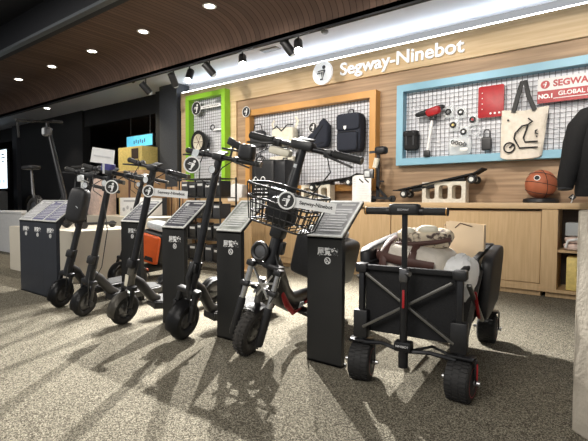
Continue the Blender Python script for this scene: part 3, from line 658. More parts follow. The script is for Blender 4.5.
def small_scooter():
    t = thing('kick_scooter', 'small black kick scooter standing on the counter by the white card', 'scooter', (-2.53, 5.16, CT))
    MB().bar((0, 0, 0.06), (0, 0.0, 0.62), 0.04, 0.03, up=(0, 1, 0)).build('stem', 'satin', t)
    MB().bar((-0.08, 0, 0.06), (0.20, 0, 0.045), 0.10, 0.03).build('deck', 'plastic', t)
    MB().bar((-0.02, 0, 0.20), (0.12, 0, 0.06), 0.03, 0.03).build('folding_brace', 'satin', t)
    for x in (-0.07, 0.20): MB().lathe([(0.02, -0.016), (0.042, -0.014), (0.042, 0.014), (0.02, 0.016)], (x, 0, 0.043), (0, 1, 0), 20).build('wheel', 'rubber', t)
    MB().bar((-0.10, -0.05, 0.635), (0.06, 0.02, 0.65), 0.03, 0.03).build('handlebar', 'satin', t)
    MB().soft((0.05, -0.02, 0.655), (0.16, 0.13, 0.10), 0.6).build('seat', 'pad', t)
    MB().box((-0.10, -0.06, 0.36), (0.14, 0.06, 0.13), bev=0.02).build('front_pack', 'gunmetal', t)
    MB().box((-0.11, -0.093, 0.36), (0.07, 0.006, 0.07), bev=0.002).build('label', 'lens', t)
    MB().cyl((-0.03, -0.03, 0.44), (0.0, -0.03, 0.56), 0.035, seg=14).build('lamp', 'cream', t)
    MB().bar((0, -0.02, 0.265), (0.09, -0.02, 0.265), 0.02, 0.02).build('clamp', 'satin', t)
small_scooter()
t = thing('basketball', 'orange brown basketball on a black base on the counter', 'ball', (-0.70, 5.18, CT + 0.045))
MB().lathe([(0.148 * math.sin(R(a)) + 1e-4, 0.146 - 0.148 * math.cos(R(a))) for a in range(0, 181, 9)], seg=40, cap=False).build('ball', 'ball', t, smooth=60)
m_ = MB(); c = Vector((0, 0, 0.146)); r_ = 0.1485
m_.ring(c, (0.2, 0.1, 1), r_, 0.003, 60, 6); m_.ring(c, (1, 0.6, 0.1), r_, 0.003, 60, 6)
for s_ in (-1, 1):
    m_.ring(c + Vector((0.02, 0.01, 0.1)).normalized() * s_ * 0.075 , (0.2 , 0.1 + 0.25 * s_, 1), math.sqrt(r_ ** 2 - 0.075 ** 2), 0.003, 60, 6)
m_.build('seams', 'ink', t)
m_ = MB(); m_.prism(circ(0.030), 0.004, c + Vector((-0.12, -0.9, 0.42)).normalized() * 0.1475, (1, -0.13, 0), (-0.05, 0.42, 0.9)); m_.build('emblem', 'white', t)
m_ = MB(); m_.prism(circ(0.024), 0.005, c + Vector((-0.12, -0.9, 0.42)).normalized() * 0.1475, (1, -0.13, 0), (-0.05, 0.42, 0.9)); m_.build('emblem_inner', 'ink', t)
tag(MB().lathe([(0.155, 0), (0.165, 0.01), (0.16, 0.04), (0.12, 0.052), (0.09, 0.046)], seg=36).build('ball_base', 'plastic'), 'flat round black base under the basketball', 'stand', loc=(-0.70, 5.18, CT))
t = thing('price_tag', 'tiny black and white tag stand by the jacket cuff on the counter', 'tag', (-0.41, 5.05, CT))
MB().prism([(0, 0.035), (0.035, 0), (0, -0.035), (-0.035, 0)], 0.006, (0, 0, 0.055), (1, 0, 0), (0, 0, 1)).build('tag', 'ink', t)
m_ = MB(); rider_mark(m_, (0, -0.005, 0.055), (1, 0, 0), (0, 0, 1), 0.03, 0.002); m_.build('rider_mark', 'white', t)
MB().cyl((-0.01, 0, 0), (0, 0, 0.03), 0.005, seg=8).build('pin', 'white', t)

# ------------------------------------------------------------ jacket on a stand, concrete plinth at the right
t = thing('jacket', 'black zipped jacket on a stand at the right edge above the concrete pillar', 'jacket', (-0.12, 4.4, 0.0))
def skinned(name, m, pts, rad, parent, flat=None, seg=16):
    return MB().tube(pts, rad, seg, flat=flat).build(name, m, parent, smooth=60)
skinned('torso', 'blackcloth', [(0.0, 0, 1.00), (0, 0, 1.04), (0, 0, 1.4), (0, 0, 1.58), (0, 0, 1.68), (0, 0, 1.74)], [0.22, 0.225, 0.22, 0.20, 0.14, 0.08], t, flat=(0.6, 1))
for s_ in (-1, 1):
    skinned('sleeve', 'blackcloth', [(s_ * 0.08, 0, 1.68), (s_ * 0.14, 0, 1.655), (s_ * 0.20, -0.01, 1.57), (s_ * 0.232, -0.02, 1.44), (s_ * 0.25, -0.03, 1.30), (s_ * 0.278, -0.05, 1.16), (s_ * 0.285, -0.06, 1.07)], [0.08, 0.092, 0.095, 0.088, 0.080, 0.070, 0.058], t)
    MB().ring((s_ * 0.285, -0.062, 1.065), (0.05, -0.1, -0.8), 0.045, 0.011, 20, 8).build('cuff', 'greycloth', t)
MB().cyl((0, 0, 0.02), (0, 0, 1.02), 0.015).build('stand_pole', 'satin', t)
MB().lathe([(0.16, 0), (0.16, 0.012), (0.02, 0.02)], seg=28).build('stand_base', 'satin', t)
t = thing('concrete_pillar', 'chipped grey concrete pillar cut by the right edge of the photo', 'pillar', (-0.153, 2.14, 0), (0, 0, R(-43)))
m_ = MB(); m_.box((0.22, 0.22, 0.46), (0.44, 0.44, 0.92), bev=0.008)
bmesh.ops.subdivide_edges(m_.bm, edges=m_.bm.edges[:], cuts=6, use_grid_fill=True)
for v in m_.bm.verts:
    if v.co.x < 0.02 or v.co.y < 0.02:
        v.co.x += random.uniform(-0.002, 0.004); v.co.y += random.uniform(-0.002, 0.004)
m_.build('column', 'concrete', t, smooth=None)

# ------------------------------------------------------------ slanted sign stands
def sign_stand(name_label, x0, x1, y, printm, bodym, rotz=0, zf=0.745, linem='lines', glyph=True):
    W_ = x1 - x0; t = thing('sign_stand', name_label, 'sign stand', (x0, y, 0), (0, 0, rotz), group='slanted sign stands')
    # side profile: upright board with a shallow body leaning back at the top
    MB().box((W_ / 2, 0.018, (zf + 0.0) / 2), (W_, 0.036, zf), bev=0.002).build('body', bodym, t, smooth=None)
    MB().prism([(0.0, zf - 0.012), (0.0, zf), (0.25, zf + 0.205), (0.256, zf + 0.192), (0.012, zf - 0.012)], W_, (W_ / 2, 0, 0), (0, 1, 0), (0, 0, 1)).build('top_plate', bodym, t, smooth=None)
    MB().prism([(0.03, zf - 0.16), (0.03, zf - 0.02), (0.17, zf + 0.115), (0.17, zf + 0.09)], W_ * 0.3, (W_ / 2, 0, 0), (0, 1, 0), (0, 0, 1)).build('bracket', bodym, t, smooth=None)
    MB().box((W_ / 2, 0.03, 0.006), (W_ + 0.0, 0.06, 0.012)).build('foot_plate', bodym, t, smooth=None)
    S = Vector((0, 0.25, 0.205)); Ls = S.length; S.normalize(); Nn = Vector((1, 0, 0)).cross(S)  # slope up, normal
    O = Vector((0, 0, zf))
    fr = MB(); e = 0.015; th = 0.008
    for a, b in (((0, e / 2), (W_, e / 2)), ((0, Ls - e / 2), (W_, Ls - e / 2)), ((e / 2, e), (e / 2, Ls - e)), ((W_ - e / 2, e), (W_ - e / 2, Ls - e))):
        P = O + Vector((a[0], 0, 0)) + S * a[1] + Nn * (th / 2 + 0.001); Q = O + Vector((b[0], 0, 0)) + S * b[1] + Nn * (th / 2 + 0.001)
        fr.bar(P, Q, e, th, up=Nn)
    fr.build('frame', 'silver', t, smooth=None)
    pn = MB(); pn.prism([(e, e), (W_ - e, e), (W_ - e, Ls - e), (e, Ls - e)], 0.004, O + Nn * 0.003, (1, 0, 0), S); pn.build('printed_panel', printm, t, smooth=None)
    ln = MB(); r0 = random.Random(int(x0 * 100))
    for k in range(9):
        s0 = 0.05 + k * (Ls - 0.11) / 9; wl = (W_ - 2 * e) * r0.uniform(0.55, 0.8); xa = W_ * 0.28
        ln.prism([(xa, s0), (min(xa + wl, W_ - 0.03), s0), (min(xa + wl, W_ - 0.03), s0 + 0.007), (xa, s0 + 0.007)], 0.002, O + Nn * 0.006, (1, 0, 0), S)
        ln.prism([(0.03, s0), (0.03 + W_ * 0.12, s0), (0.03 + W_ * 0.12, s0 + 0.006), (0.03, s0 + 0.006)], 0.002, O + Nn * 0.006, (1, 0, 0), S)
    ln.build('printed_lines', linem, t, smooth=None)
    ti = MB(); ti.prism([(0.03, Ls - 0.065), (0.07, Ls - 0.065), (0.07, Ls - 0.03), (0.03, Ls - 0.03)], 0.002, O + Nn * 0.006, (1, 0, 0), S)
    ti.prism([(W_ * 0.45, Ls - 0.042), (W_ - 0.035, Ls - 0.042), (W_ - 0.035, Ls - 0.03), (W_ * 0.45, Ls - 0.03)], 0.002, O + Nn * 0.006, (1, 0, 0), S)
    ti.build('title', 'paper', t, smooth=None)
    if glyph:
        gx = W_ * 0.60
        text('front_text', '展覧空', 0.047, 'white', t, (gx, -0.0015, zf - 0.085), depth=0.001, bold=0.0012)
        m_ = MB(); m_.ring((gx, -0.002, zf - 0.135), (0, 1, 0), 0.018, 0.003, 20, 6); m_.bar((gx - 0.01, -0.002, zf - 0.125), (gx + 0.012, -0.002, zf - 0.147), 0.005, 0.003, up=(0, 1, 0))
        m_.bar((gx - 0.008, -0.002, zf - 0.143), (gx + 0.003, -0.002, zf - 0.130), 0.005, 0.003, up=(0, 1, 0))
        m_.build('front_icon', 'white', t)
    return t
sign_stand('slanted sign stand with a pale grey print, leftmost of all the stands', -5.13, -4.86, 1.99, 'print_mid', 'navy')
sign_stand('slanted sign stand with a violet print, middle of the three close together', -4.855, -4.585, 1.985, 'print_violet', 'navy')
sign_stand('slanted sign stand with a violet print beside the leftmost standing scooter', -4.575, -4.30, 1.98, 'print_violet', 'navy')
sign_stand('slanted sign stand with a dark print left of the orange case', -3.985, -3.660, 2.46, 'print_dark', 'board', linem='lines_dim')
sign_stand('slanted sign stand with a dark print right of the orange case', -2.87, -2.61, 2.12, 'print_dark', 'board', linem='lines_dim')
sign_stand('slanted sign stand with a print paled by reflection left of the basket scooter', -2.26, -2.03, 2.12, 'print_glare', 'board', rotz=R(0), linem='lines')
sign_stand('slanted sign stand with a grey print between the basket scooter and the wagon', -1.505, -1.265, 2.14, 'print_mid', 'board', linem='lines_dim')

# ------------------------------------------------------------ scooters
def wheel(parent, c, rad, wr, name, m='rubber', T=None, knobs=0, seg=40, hub='gunmetal'):
    w_ = MB(T).ring(c, (1, 0, 0), rad - wr, wr, seg, 12)
    c = Vector(c)
    if knobs:
        for k in range(knobs):
            a = 2 * PI * k / knobs
            for j, off in enumerate((-0.55, 0.0, 0.55)):
                aa = a + (PI / knobs if j == 1 else 0); rr = rad - wr + wr * math.cos(off * 1.2)
                w_.box(c + Vector((wr * math.sin(off * 1.2), math.cos(aa) * rr, math.sin(aa) * rr)), (wr * 0.40, 0.012, 0.008), rot=(aa, 0, 0))
    o = w_.build(name, m, parent, smooth=50)
    h = MB(T).lathe([(0.001, -0.022), (rad * 0.35, -0.022), (rad - 2 * wr + 0.004, -0.012), (rad - 2 * wr + 0.004, 0.012), (rad * 0.35, 0.022), (0.001, 0.022)], c, (1, 0, 0), 28)
    for k in range(5):
        a = 2 * PI * k / 5; h.cyl(c + Vector((-0.026, math.cos(a) * rad * 0.26, math.sin(a) * rad * 0.26)), c + Vector((0.026, math.cos(a) * rad * 0.26, math.sin(a) * rad * 0.26)), 0.008, seg=8)
    h.build('hub', hub, o)
    return o
def steer_matrix(s, rk, off=(0, 0, 0)):
    k = Vector((0, rk, 1)).normalized(); return Matrix.Rotation(s, 4, k)
def scooter(label, x, y, a, lean, h, w_, s, rk, L_=0.88, rad=0.125, wr=0.032, stem_m='satin', deck_m='plastic', fender='plastic', susp=False, accent=None, name='electric_scooter', z0=0.0, fork_m='satin', kick=True, head=True):
    t = thing(name, label, 'scooter', (x, y, z0), (0, lean, -a), 'electric scooters in the row')
    T = steer_matrix(s, rk); ax = lambda z, dx=0, dy=0: Vector((dx, rk * z + dy, z))
    # wheel, fork, fender
    wheel(t, (0, rk * rad, rad), rad, wr, 'front_wheel', T=T)
    zf = 2 * rad + 0.05
    f = MB(T)
    for sx in (-1, 1):
        f.bar(ax(rad, sx * (wr + 0.022), 0), ax(zf, sx * (wr + 0.020), -0.005), 0.018, 0.036, up=(0, 1, 0), bev=0.004)
        f.lathe([(0.001, -0.008), (0.024, -0.008), (0.024, 0.008), (0.001, 0.01)], ax(rad, sx * (wr + 0.032)), (1, 0, 0), 16)
    f.box(ax(zf + 0.005), (2 * wr + 0.07, 0.06, 0.04), bev=0.012)
    f.build('fork', fork_m, t)
    fd = MB(T); rows = []
    for k in range(11):
        an = R(-15 + 130 * k / 10); rr = rad + 0.017; c = Vector((0, rk * rad, rad))
        rows.append([fd.v(c + Vector((ux * (wr + 0.012), -math.cos(an) * (rr - 0.016 * abs(ux) ** 2) , math.sin(an) * (rr - 0.016 * abs(ux) ** 2)))) for ux in (-1, -0.6, 0, 0.6, 1)])
    for p, q in zip(rows, rows[1:]):
        for i in range(4): fd.f([p[i], p[i + 1], q[i + 1], q[i]])
    bmesh.ops.solidify(fd.bm, geom=fd.bm.faces[:], thickness=0.004)
    fd.build('front_fender', fender, t, smooth=60)
    if susp:
        q = MB(T)
        for sx in (-1, 1):
            q.cyl(ax(rad + 0.02, sx * (wr + 0.030), -0.035), ax(zf + 0.04, sx * (wr + 0.024), -0.03), 0.017, seg=14)
            q.box(ax(rad + 0.08, sx * (wr + 0.032), -0.03), (0.034, 0.05, 0.12), bev=0.012)
        q.box(ax(zf + 0.03, 0, -0.02), (2 * wr + 0.10, 0.06, 0.035), bev=0.012)
        q.build('suspension', 'plastic', t)
    # head tube, stem, folding joint
    st = MB(T).tube([ax(zf), ax(zf + 0.10), ax(zf + 0.13), ax(h - 0.05), ax(h)], [0.030, 0.032, 0.027, 0.025, 0.024], 16)
    st.build('stem', stem_m, t)
    MB(T).cyl(ax(zf + 0.02), ax(zf + 0.16), 0.037, 0.034, 18).build('head_tube', fender, t)
    MB(T).box(ax(zf + 0.19, 0, -0.012), (0.066, 0.072, 0.07), rot=(-math.atan(rk), 0, 0), bev=0.014).bar(ax(zf + 0.12, 0.036), ax(zf + 0.23, 0.036), 0.012, 0.02, bev=0.003).build('folding_joint', 'plastic', t)
    # handlebar, grips, levers, display, bell, light, cables
    yaw = T
    hb = MB(T).tube([ax(h, -w_ / 2 + 0.10, 0.02), ax(h, -0.10, 0), ax(h, 0, -0.004), ax(h, 0.10, 0), ax(h, w_ / 2 - 0.10, 0.02)], 0.0155, 12).build('handlebar', 'satin', t)
    MB(T).box(ax(h, 0, -0.008), (0.085, 0.06, 0.05), bev=0.014).build('stem_clamp', 'plastic', t)
    for sx in (-1, 1):
        g = MB(T).tube([ax(h, sx * (w_ / 2 - 0.125), 0.017), ax(h, sx * (w_ / 2 - 0.115), 0.018), ax(h, sx * (w_ / 2 - 0.01), 0.038), ax(h, sx * w_ / 2, 0.04)], [0.021, 0.018, 0.018, 0.021], 14).build('grip', 'grip', t)
        MB(T).cyl(ax(h, sx * (w_ / 2 - 0.004), 0.039), ax(h, sx * (w_ / 2 + 0.006), 0.041), 0.0205, seg=14).build('grip_cap', 'olive', g)
        MB(T).tube([ax(h - 0.005, sx * (w_ / 2 - 0.16), 0.0), ax(h - 0.012, sx * (w_ / 2 - 0.15), -0.03), ax(h - 0.02, sx * (w_ / 2 - 0.09), -0.045), ax(h - 0.03, sx * (w_ / 2 - 0.03), -0.04)], [0.010, 0.008, 0.006, 0.006], 8).box(ax(h, sx * (w_ / 2 - 0.165), 0.005), (0.035, 0.045, 0.04), bev=0.008).build('brake_lever', 'plastic', t)
    MB(T).box(ax(h + 0.022, 0, 0.01), (0.07, 0.085, 0.014), rot=(0.35, 0, 0), bev=0.005).build('display', 'ink', t)
    MB(T).lathe([(0.018, 0), (0.02, 0.008), (0.012, 0.022), (0.001, 0.024)], ax(h + 0.01, -w_ / 2 + 0.19, 0.005), (0, 0, 1), 16).build('bell', 'gunmetal', t)
    if head:
        hl = MB(T).lathe([(0.018, 0.02), (0.028, 0.0), (0.028, -0.018)], ax(h - 0.09, 0, -0.035), (0, 1, -0.1), 18).build('headlight', 'plastic', t)
        MB(T).lathe([(0.001, -0.021), (0.025, -0.019), (0.025, -0.016)], ax(h - 0.09, 0, -0.035), (0, 1, -0.1), 18).build('lens', 'lens', hl)
    for sx, zz in ((-1, 0.16), (1, 0.13)):
        cb = MB(T); cb.tube([ax(h - 0.01, sx * (w_ / 2 - 0.18), -0.015), ax(h - 0.06, sx * (w_ / 2 - 0.21), -0.07), ax(h - zz, sx * 0.06, -0.085), ax(h - zz - 0.04, sx * 0.02, -0.03)], 0.0035, 6); cb.build('cable', 'ink', t)
    cb = MB(T); cb.tube([ax(zf + 0.10, 0.02, -0.035), ax(zf + 0.02, 0.055, -0.07), ax(rad + 0.06, 0.065, -0.045), ax(rad + 0.01, 0.06, 0)], 0.0035, 6)
    cb.build('cable', 'ink', t)
    # neck, deck, rear
    dz = 0.155; n0 = Vector((0, rk * zf + 0.02, zf + 0.07))
    MB().tube([n0, n0 + Vector((0, 0.07, -0.05)), (0, 0.24, dz + 0.03), (0, 0.30, dz)], [0.030, 0.034, 0.034, 0.03], 14, flat=(1, 1.15)).build('neck', deck_m, t, smooth=50)
    D0, D1 = 0.24, L_ - 0.10
    dk = MB(); out = [(-0.055, D0), (0.055, D0), (0.082, D0 + 0.07), (0.082, D1 - 0.05), (0.05, D1), (-0.05, D1), (-0.082, D1 - 0.05), (-0.082, D0 + 0.07)]
    dk.prism(out, 0.062, (0, 0, dz - 0.03), (1, 0, 0), (0, 1, 0), bev=0.012); dkk = dk.build('deck', deck_m, t)
    MB().prism([(x_ * 0.86, (y_ - (D0 + D1) / 2) * 0.94 + (D0 + D1) / 2) for x_, y_ in out], 0.006, (0, 0, dz + 0.004), (1, 0, 0), (0, 1, 0)).build('deck_mat', 'grip', dkk)
    if accent: 
        ac = MB()
        for sx in (-1, 1): ac.box((sx * 0.083, (D0 + D1) / 2, dz - 0.03), (0.006, (D1 - D0) * 0.75, 0.014), bev=0.002)
        ac.build('side_stripe', accent, dkk)
    wheel(t, (0, L_, rad), rad, wr, 'rear_wheel')
    for sx in (-1, 1):
        rf = MB(); rf.bar((sx * (wr + 0.016), D1 - 0.04, dz - 0.03), (sx * (wr + 0.016), L_, rad), 0.014, 0.04, up=(0, 0, 1), bev=0.003); rf.build('rear_arm', 'satin', t)
    fd = MB(); rows = []
    for k in range(11):
        an = R(55 + 125 * k / 10 - 30); rr = rad + 0.02
        rows.append([fd.v(Vector((ux * (wr + 0.01), L_ - math.cos(an) * (rr - 0.014 * ux * ux), rad + math.sin(an) * (rr - 0.014 * ux * ux)))) for ux in (-1, -0.5, 0, 0.5, 1)])
    for p, q in zip(rows, rows[1:]):
        for i in range(4): fd.f([p[i], p[i + 1], q[i + 1], q[i]])
    bmesh.ops.solidify(fd.bm, geom=fd.bm.faces[:], thickness=0.004)
    rfo = fd.build('rear_fender', 'plastic', t, smooth=60)
    MB().box((0, L_ + rad * 0.92, rad + 0.09), (0.05, 0.012, 0.03), rot=(0.5, 0, 0), bev=0.004).build('tail_light', 'reflector', rfo)
    if kick:
        MB().tube([(0.07, D0 + 0.16, dz - 0.05), (0.10, D0 + 0.17, 0.08), (0.075 + 0.16 * lean, D0 + 0.18, -0.012)], 0.007, 8).build('kickstand', 'gunmetal', t)
    return t, T, ax

s1, T1, ax1 = scooter('black electric scooter with a black front pouch, farthest left in the row', -4.011, 1.859, -0.16, 0.19, 1.198, 0.62, 0.21, 0.154, fender='satin', rad=0.125)
s2, T2, ax2 = scooter('slim black electric scooter with a second low crossbar, right of the pouch scooter', -3.55, 1.832, -0.08, 0.176, 1.20, 0.641, 0.22, 0.117, rad=0.118, wr=0.03)
s3, T3, ax3 = scooter('black electric scooter with a taupe front fork, in front of the orange case', -3.083, 1.896, 0.05, 0.224, 1.226, 0.635, 0.16, 0.099, stem_m='satin', fender='olive', susp=False, accent='red')
s4, T4, ax4 = scooter('stout black electric scooter with front suspension, just left of the sign paled by reflection', -2.422, 1.932, 0.0, 0.181, 1.27, 0.604, 0.191, 0.121, rad=0.135, wr=0.040, susp=True)
# extras on these scooters
MB(T1).soft(ax1(0.93, 0, -0.075), (0.17, 0.11, 0.31), 0.45, rot=(-0.1, 0, 0)).build('front_pouch', 'pad', s1)
pz = MB(T1).tube([ax1(0.92 + 0.012 * k, 0.05 * math.cos(k), -0.132 + 0.0 * k) for k in range(2)], 0.003, 6).build('pouch_zip', 'lens', s1)
MB(T1).bar(ax1(1.14, 0, -0.04), ax1(1.16, 0, -0.11), 0.05, 0.008).build('pouch_strap', 'lens', s1)
MB(T2).cyl(ax2(1.065, -0.13, -0.02), ax2(1.065, 0.13, -0.02), 0.014).build('low_crossbar', 'grip', s2)
MB(T2).box(ax2(1.065, 0, -0.015), (0.06, 0.05, 0.045), bev=0.01).build('crossbar_clamp', 'plastic', s2)
MB(T2).tube([ax2(0.95, 0.02, -0.03), ax2(0.75, 0.12, -0.05), ax2(0.45, 0.12, -0.03), ax2(0.30, 0.04, 0)], 0.004, 6).build('loose_cable', 'ink', s2)
MB(T2).box(ax2(1.235, -0.03, -0.01), (0.10, 0.06, 0.07), bev=0.012).build('violet_display_cover', 'violet', s2)
MB(T3).box(ax3(0.36, 0, -0.038), (0.035, 0.006, 0.09), bev=0.002).build('fork_reflector', 'cream', s3)
MB(T4).tube([ax4(1.27, 0.08, 0.01), ax4(1.36, 0.09, 0.0)], 0.008, 8).box(ax4(1.375, 0.09, 0), (0.10, 0.012, 0.05), rot=(0.1, 0.3, 0.0), bev=0.004).box(ax4(1.33, 0.09, 0), (0.16, 0.014, 0.014)).build('phone_mount', 'plastic', s4)
MB(T4).soft(ax4(1.335, 0.20, 0.01), (0.11, 0.07, 0.10), 0.4).build('mirror_case', 'plastic', s4)
MB(T4).tube([ax4(0.30, 0.02, -0.02), ax4(0.45, 0.0, -0.06), ax4(0.55, 0, -0.03)], 0.02, 10).build('battery_plug', 'plastic', s4)

def badge_on(label, P, r=0.055, tail=0, tilt=0): 
    return badge(label, P, X=(0.82, 0.57, 0), r=r, tail=tail, tilt=tilt)
badge_on('round black badge hanging from the slim scooter with the crossbar', (-3.11, 1.85, 1.055), r=0.052)
badge_on('small badge with a white name strip on the scooter by the orange case', (-2.62, 1.83, 1.018), r=0.042, tail=0.27, tilt=-5)
badge_on('round black badge tied to the handlebar of the stout black scooter', (-2.055, 1.735, 1.165), r=0.050, tilt=-18)
t = thing('paper_tag', 'pale crumpled tag tied above the badge of the stout black scooter', 'tag', (-2.05, 1.755, 1.225))
MB().prism([(-0.045, -0.06), (-0.01, -0.06), (0.02, 0.01), (0.025, 0.03), (-0.01, 0.035)], 0.004, (0, 0, 0), (0.82, 0.57, 0), (0.1, -0.14, 1)).build('tag_paper', 'clear', t)
t = thing('price_card', 'white tilted card clipped above the handlebar of the pouch scooter', 'card', (-3.12, 1.78, 1.205))
MB().prism([(-0.09, -0.04), (0.085, -0.060), (0.097, 0.045), (-0.07, 0.070)], 0.004, (0, 0, 0.075), (0.82, 0.57, 0), (0, 0, 1)).build('card', 'paper', t)
MB().prism([(-0.06, -0.012), (0.07, -0.03), (0.07, -0.02), (-0.06, -0.002)], 0.002, (0.004, -0.006, 0.09), (0.82, 0.57, 0), (0, 0, 1)).build('card_print', 'lines_dim', t)
MB().cyl((0.0, 0.01, -0.05), (0, 0.01, 0.04), 0.008, seg=8).build('clip', 'lens', t)

# scooter with the orange rear case, behind the row
s5, T5, ax5 = scooter('black scooter standing behind the row with an orange hard case at its rear', -4.62, 2.78, -0.22, 0.20, 1.25, 0.62, 0.05, 0.15, accent=None, fender='satin')
bx = MB().soft((0.02, 0.60, 0.40), (0.36, 0.30, 0.40), 0.25, nu=28, nv=18).build('rear_case', 'plastic', s5)
MB().soft((0.02, 0.475, 0.38), (0.29, 0.12, 0.35), 0.22, nu=28, nv=16).build('orange_panel', 'orange', bx)
MB().prism([(-0.07, 0), (0.07, 0.0), (0.055, 0.05), (-0.055, 0.05)], 0.006, (0.05, 0.413, 0.24), (1, 0, 0), (0, 0, 1)).build('panel_emblem', 'ink', bx)
MB().soft((0.02, 0.60, 0.655), (0.30, 0.28, 0.10), 0.4).build('seat_pad', 'lens', bx)  # pale colour stands for the white highlight on the dark seat top
MB().bar((0, 0.62, 0.12), (0, 0.62, 0.24), 0.06, 0.06).build('case_post', 'satin', s5)

# ------------------------------------------------------------ e-bike with the basket
def ebike():
    x, y, a, lean, h, w_, s, rk = -1.865, 1.985, -0.06, 0.245, 1.315, 0.76, 0.10, 0.12
    t = thing('electric_bike', 'black fat tyre electric bike with a wire basket and red trim, left of the wagon', 'electric bike', (x, y, 0), (0, lean, -a))
    T = steer_matrix(s, rk); ax = lambda z, dx=0, dy=0: Vector((dx, rk * z + dy, z)); rad, wr = 0.158, 0.041
    wheel(t, (0, rk * rad, rad), rad, wr, 'front_wheel', m='tread', T=T, knobs=34, hub='satin')
    cr = MB(T)
    for sx in (-1, 1):
        lo = MB(T); st = MB(T); lo.tube([ax(0.11, sx * 0.098, -0.05), ax(0.13, sx * 0.098, -0.05), ax(0.33, sx * 0.098, -0.05), ax(0.35, sx * 0.098, -0.05)], [0.020, 0.025, 0.025, 0.021], 16)
        st.cyl(ax(0.34, sx * 0.098, -0.05), ax(0.56, sx * 0.098, -0.05), 0.018, seg=14)
        lo.build('fork_lower', 'plastic', t); st.build('fork_stanchion', 'steel', t)
        cr.box(ax(0.44, sx * 0.098, -0.05), (0.06, 0.06, 0.035), rot=(-0.12, 0, 0), bev=0.012)
        cr.box(ax(0.57, sx * 0.098, -0.05), (0.055, 0.06, 0.04), rot=(-0.12, 0, 0), bev=0.012)
    cr.box(ax(0.58, 0, -0.01), (0.19, 0.07, 0.03), rot=(-0.12, 0, 0), bev=0.01).box(ax(0.42, 0, 0.0), (0.17, 0.04, 0.03), rot=(-0.12, 0, 0), bev=0.01)
    cr.build('fork_crown', 'plastic', t)
    ln = MB(T)
    ln.bar(ax(0.55, -0.075, -0.055), ax(0.40, 0.075, -0.055), 0.014, 0.010).bar(ax(0.44, -0.085, -0.06), ax(0.50, 0.085, -0.06), 0.014, 0.010).bar(ax(0.54, 0.06, -0.05), ax(0.40, 0.0, -0.06), 0.012, 0.010)
    ln.build('linkage', 'steel', t)
    sp = MB(T); 
    sp.cyl(ax(0.50, -0.01, -0.03), ax(0.34, -0.01, -0.01), 0.022); sp.build('shock', 'gunmetal', t)
    fd = MB(T); rows = []
    for k in range(9):
        an = R(62 + 46 * k / 8); rr = rad + 0.022; c = Vector((0, rk * rad, rad))
        rows.append([fd.v(c + Vector((ux * (wr + 0.008), -math.cos(an) * (rr - 0.014 * ux * ux), math.sin(an) * (rr - 0.014 * ux * ux)))) for ux in (-1, -0.5, 0, 0.5, 1)])
    for p, q in zip(rows, rows[1:]):
        for i in range(4): fd.f([p[i], p[i + 1], q[i + 1], q[i]])
    bmesh.ops.solidify(fd.bm, geom=fd.bm.faces[:], thickness=0.005)
    fd.build('front_fender', 'plastic', t, smooth=60)
    MB(T).tube([ax(0.56), ax(0.62), ax(0.66), ax(1.12), ax(1.16), ax(h)], [0.045, 0.048, 0.038, 0.034, 0.030, 0.028], 18).build('stem', 'satin', t)
    MB(T).box(ax(0.80, 0, -0.008), (0.085, 0.09, 0.10), rot=(-0.12, 0, 0), bev=0.018).box(ax(0.70, 0.05, 0.0), (0.03, 0.04, 0.08), bev=0.008).build('folding_joint', 'plastic', t)
    MB(T).tube([ax(h, -w_ / 2 + 0.12, 0.0), ax(h, w_ / 2 - 0.12, 0.0)], 0.017, 14).build('handlebar', 'satin', t)
    MB(T).box(ax(h + 0.01, 0.0, 0.0), (0.15, 0.08, 0.06), bev=0.018).build('display_block', 'plastic', t)
    MB(T).box(ax(h + 0.045, 0.0, 0.01), (0.10, 0.07, 0.012), rot=(0.3, 0, 0), bev=0.004).build('display', 'ink', t)
    for sx in (-1, 1):
        g = MB(T).tube([ax(h, sx * (w_ / 2 - 0.17)), ax(h, sx * (w_ / 2 - 0.155)), ax(h, sx * (w_ / 2 - 0.01)), ax(h, sx * w_ / 2)], [0.026, 0.022, 0.022, 0.025], 16).build('grip', 'grip', t)
        MB(T).cyl(ax(h, sx * (w_ / 2 - 0.002)), ax(h, sx * (w_ / 2 + 0.006)), 0.020, seg=16).build('grip_cap', 'olive', g)
        MB(T).tube([ax(h - 0.01, sx * (w_ / 2 - 0.20), -0.02), ax(h - 0.02, sx * (w_ / 2 - 0.17), -0.05), ax(h - 0.035, sx * (w_ / 2 - 0.08), -0.06), ax(h - 0.045, sx * (w_ / 2 - 0.02), -0.055)], [0.012, 0.009, 0.007, 0.007], 8).box(ax(h - 0.005, sx * (w_ / 2 - 0.205), 0.0), (0.05, 0.05, 0.05), bev=0.010).build('brake_lever', 'plastic', t)
    MB(T).box(ax(h - 0.055, -0.12, -0.035), (0.15, 0.06, 0.045), bev=0.016).build('headlight', 'cream', t)
    MB(T).box(ax(1.20, 0, -0.031), (0.022, 0.006, 0.022), bev=0.002).build('stem_emblem', 'lens', t)
    cb = MB(T); cb.tube([ax(h - 0.02, -0.18, -0.02), ax(h - 0.10, -0.24, -0.10), ax(h - 0.22, -0.20, -0.12), ax(h - 0.33, -0.05, -0.06)], 0.004, 6); cb.build('cable', 'ink', t)
    cb = MB(T); cb.tube([ax(h - 0.02, 0.18, -0.02), ax(h - 0.10, 0.26, -0.10), ax(h - 0.24, 0.20, -0.12), ax(h - 0.33, 0.05, -0.06)], 0.004, 6); cb.build('cable', 'ink', t)
    cb = MB(T); cb.tube([ax(0.66, 0.04, -0.04), ax(0.58, 0.13, -0.10), ax(0.46, 0.13, -0.08), ax(0.36, 0.09, -0.06)], 0.004, 6)
    cb.build('cable', 'ink', t)
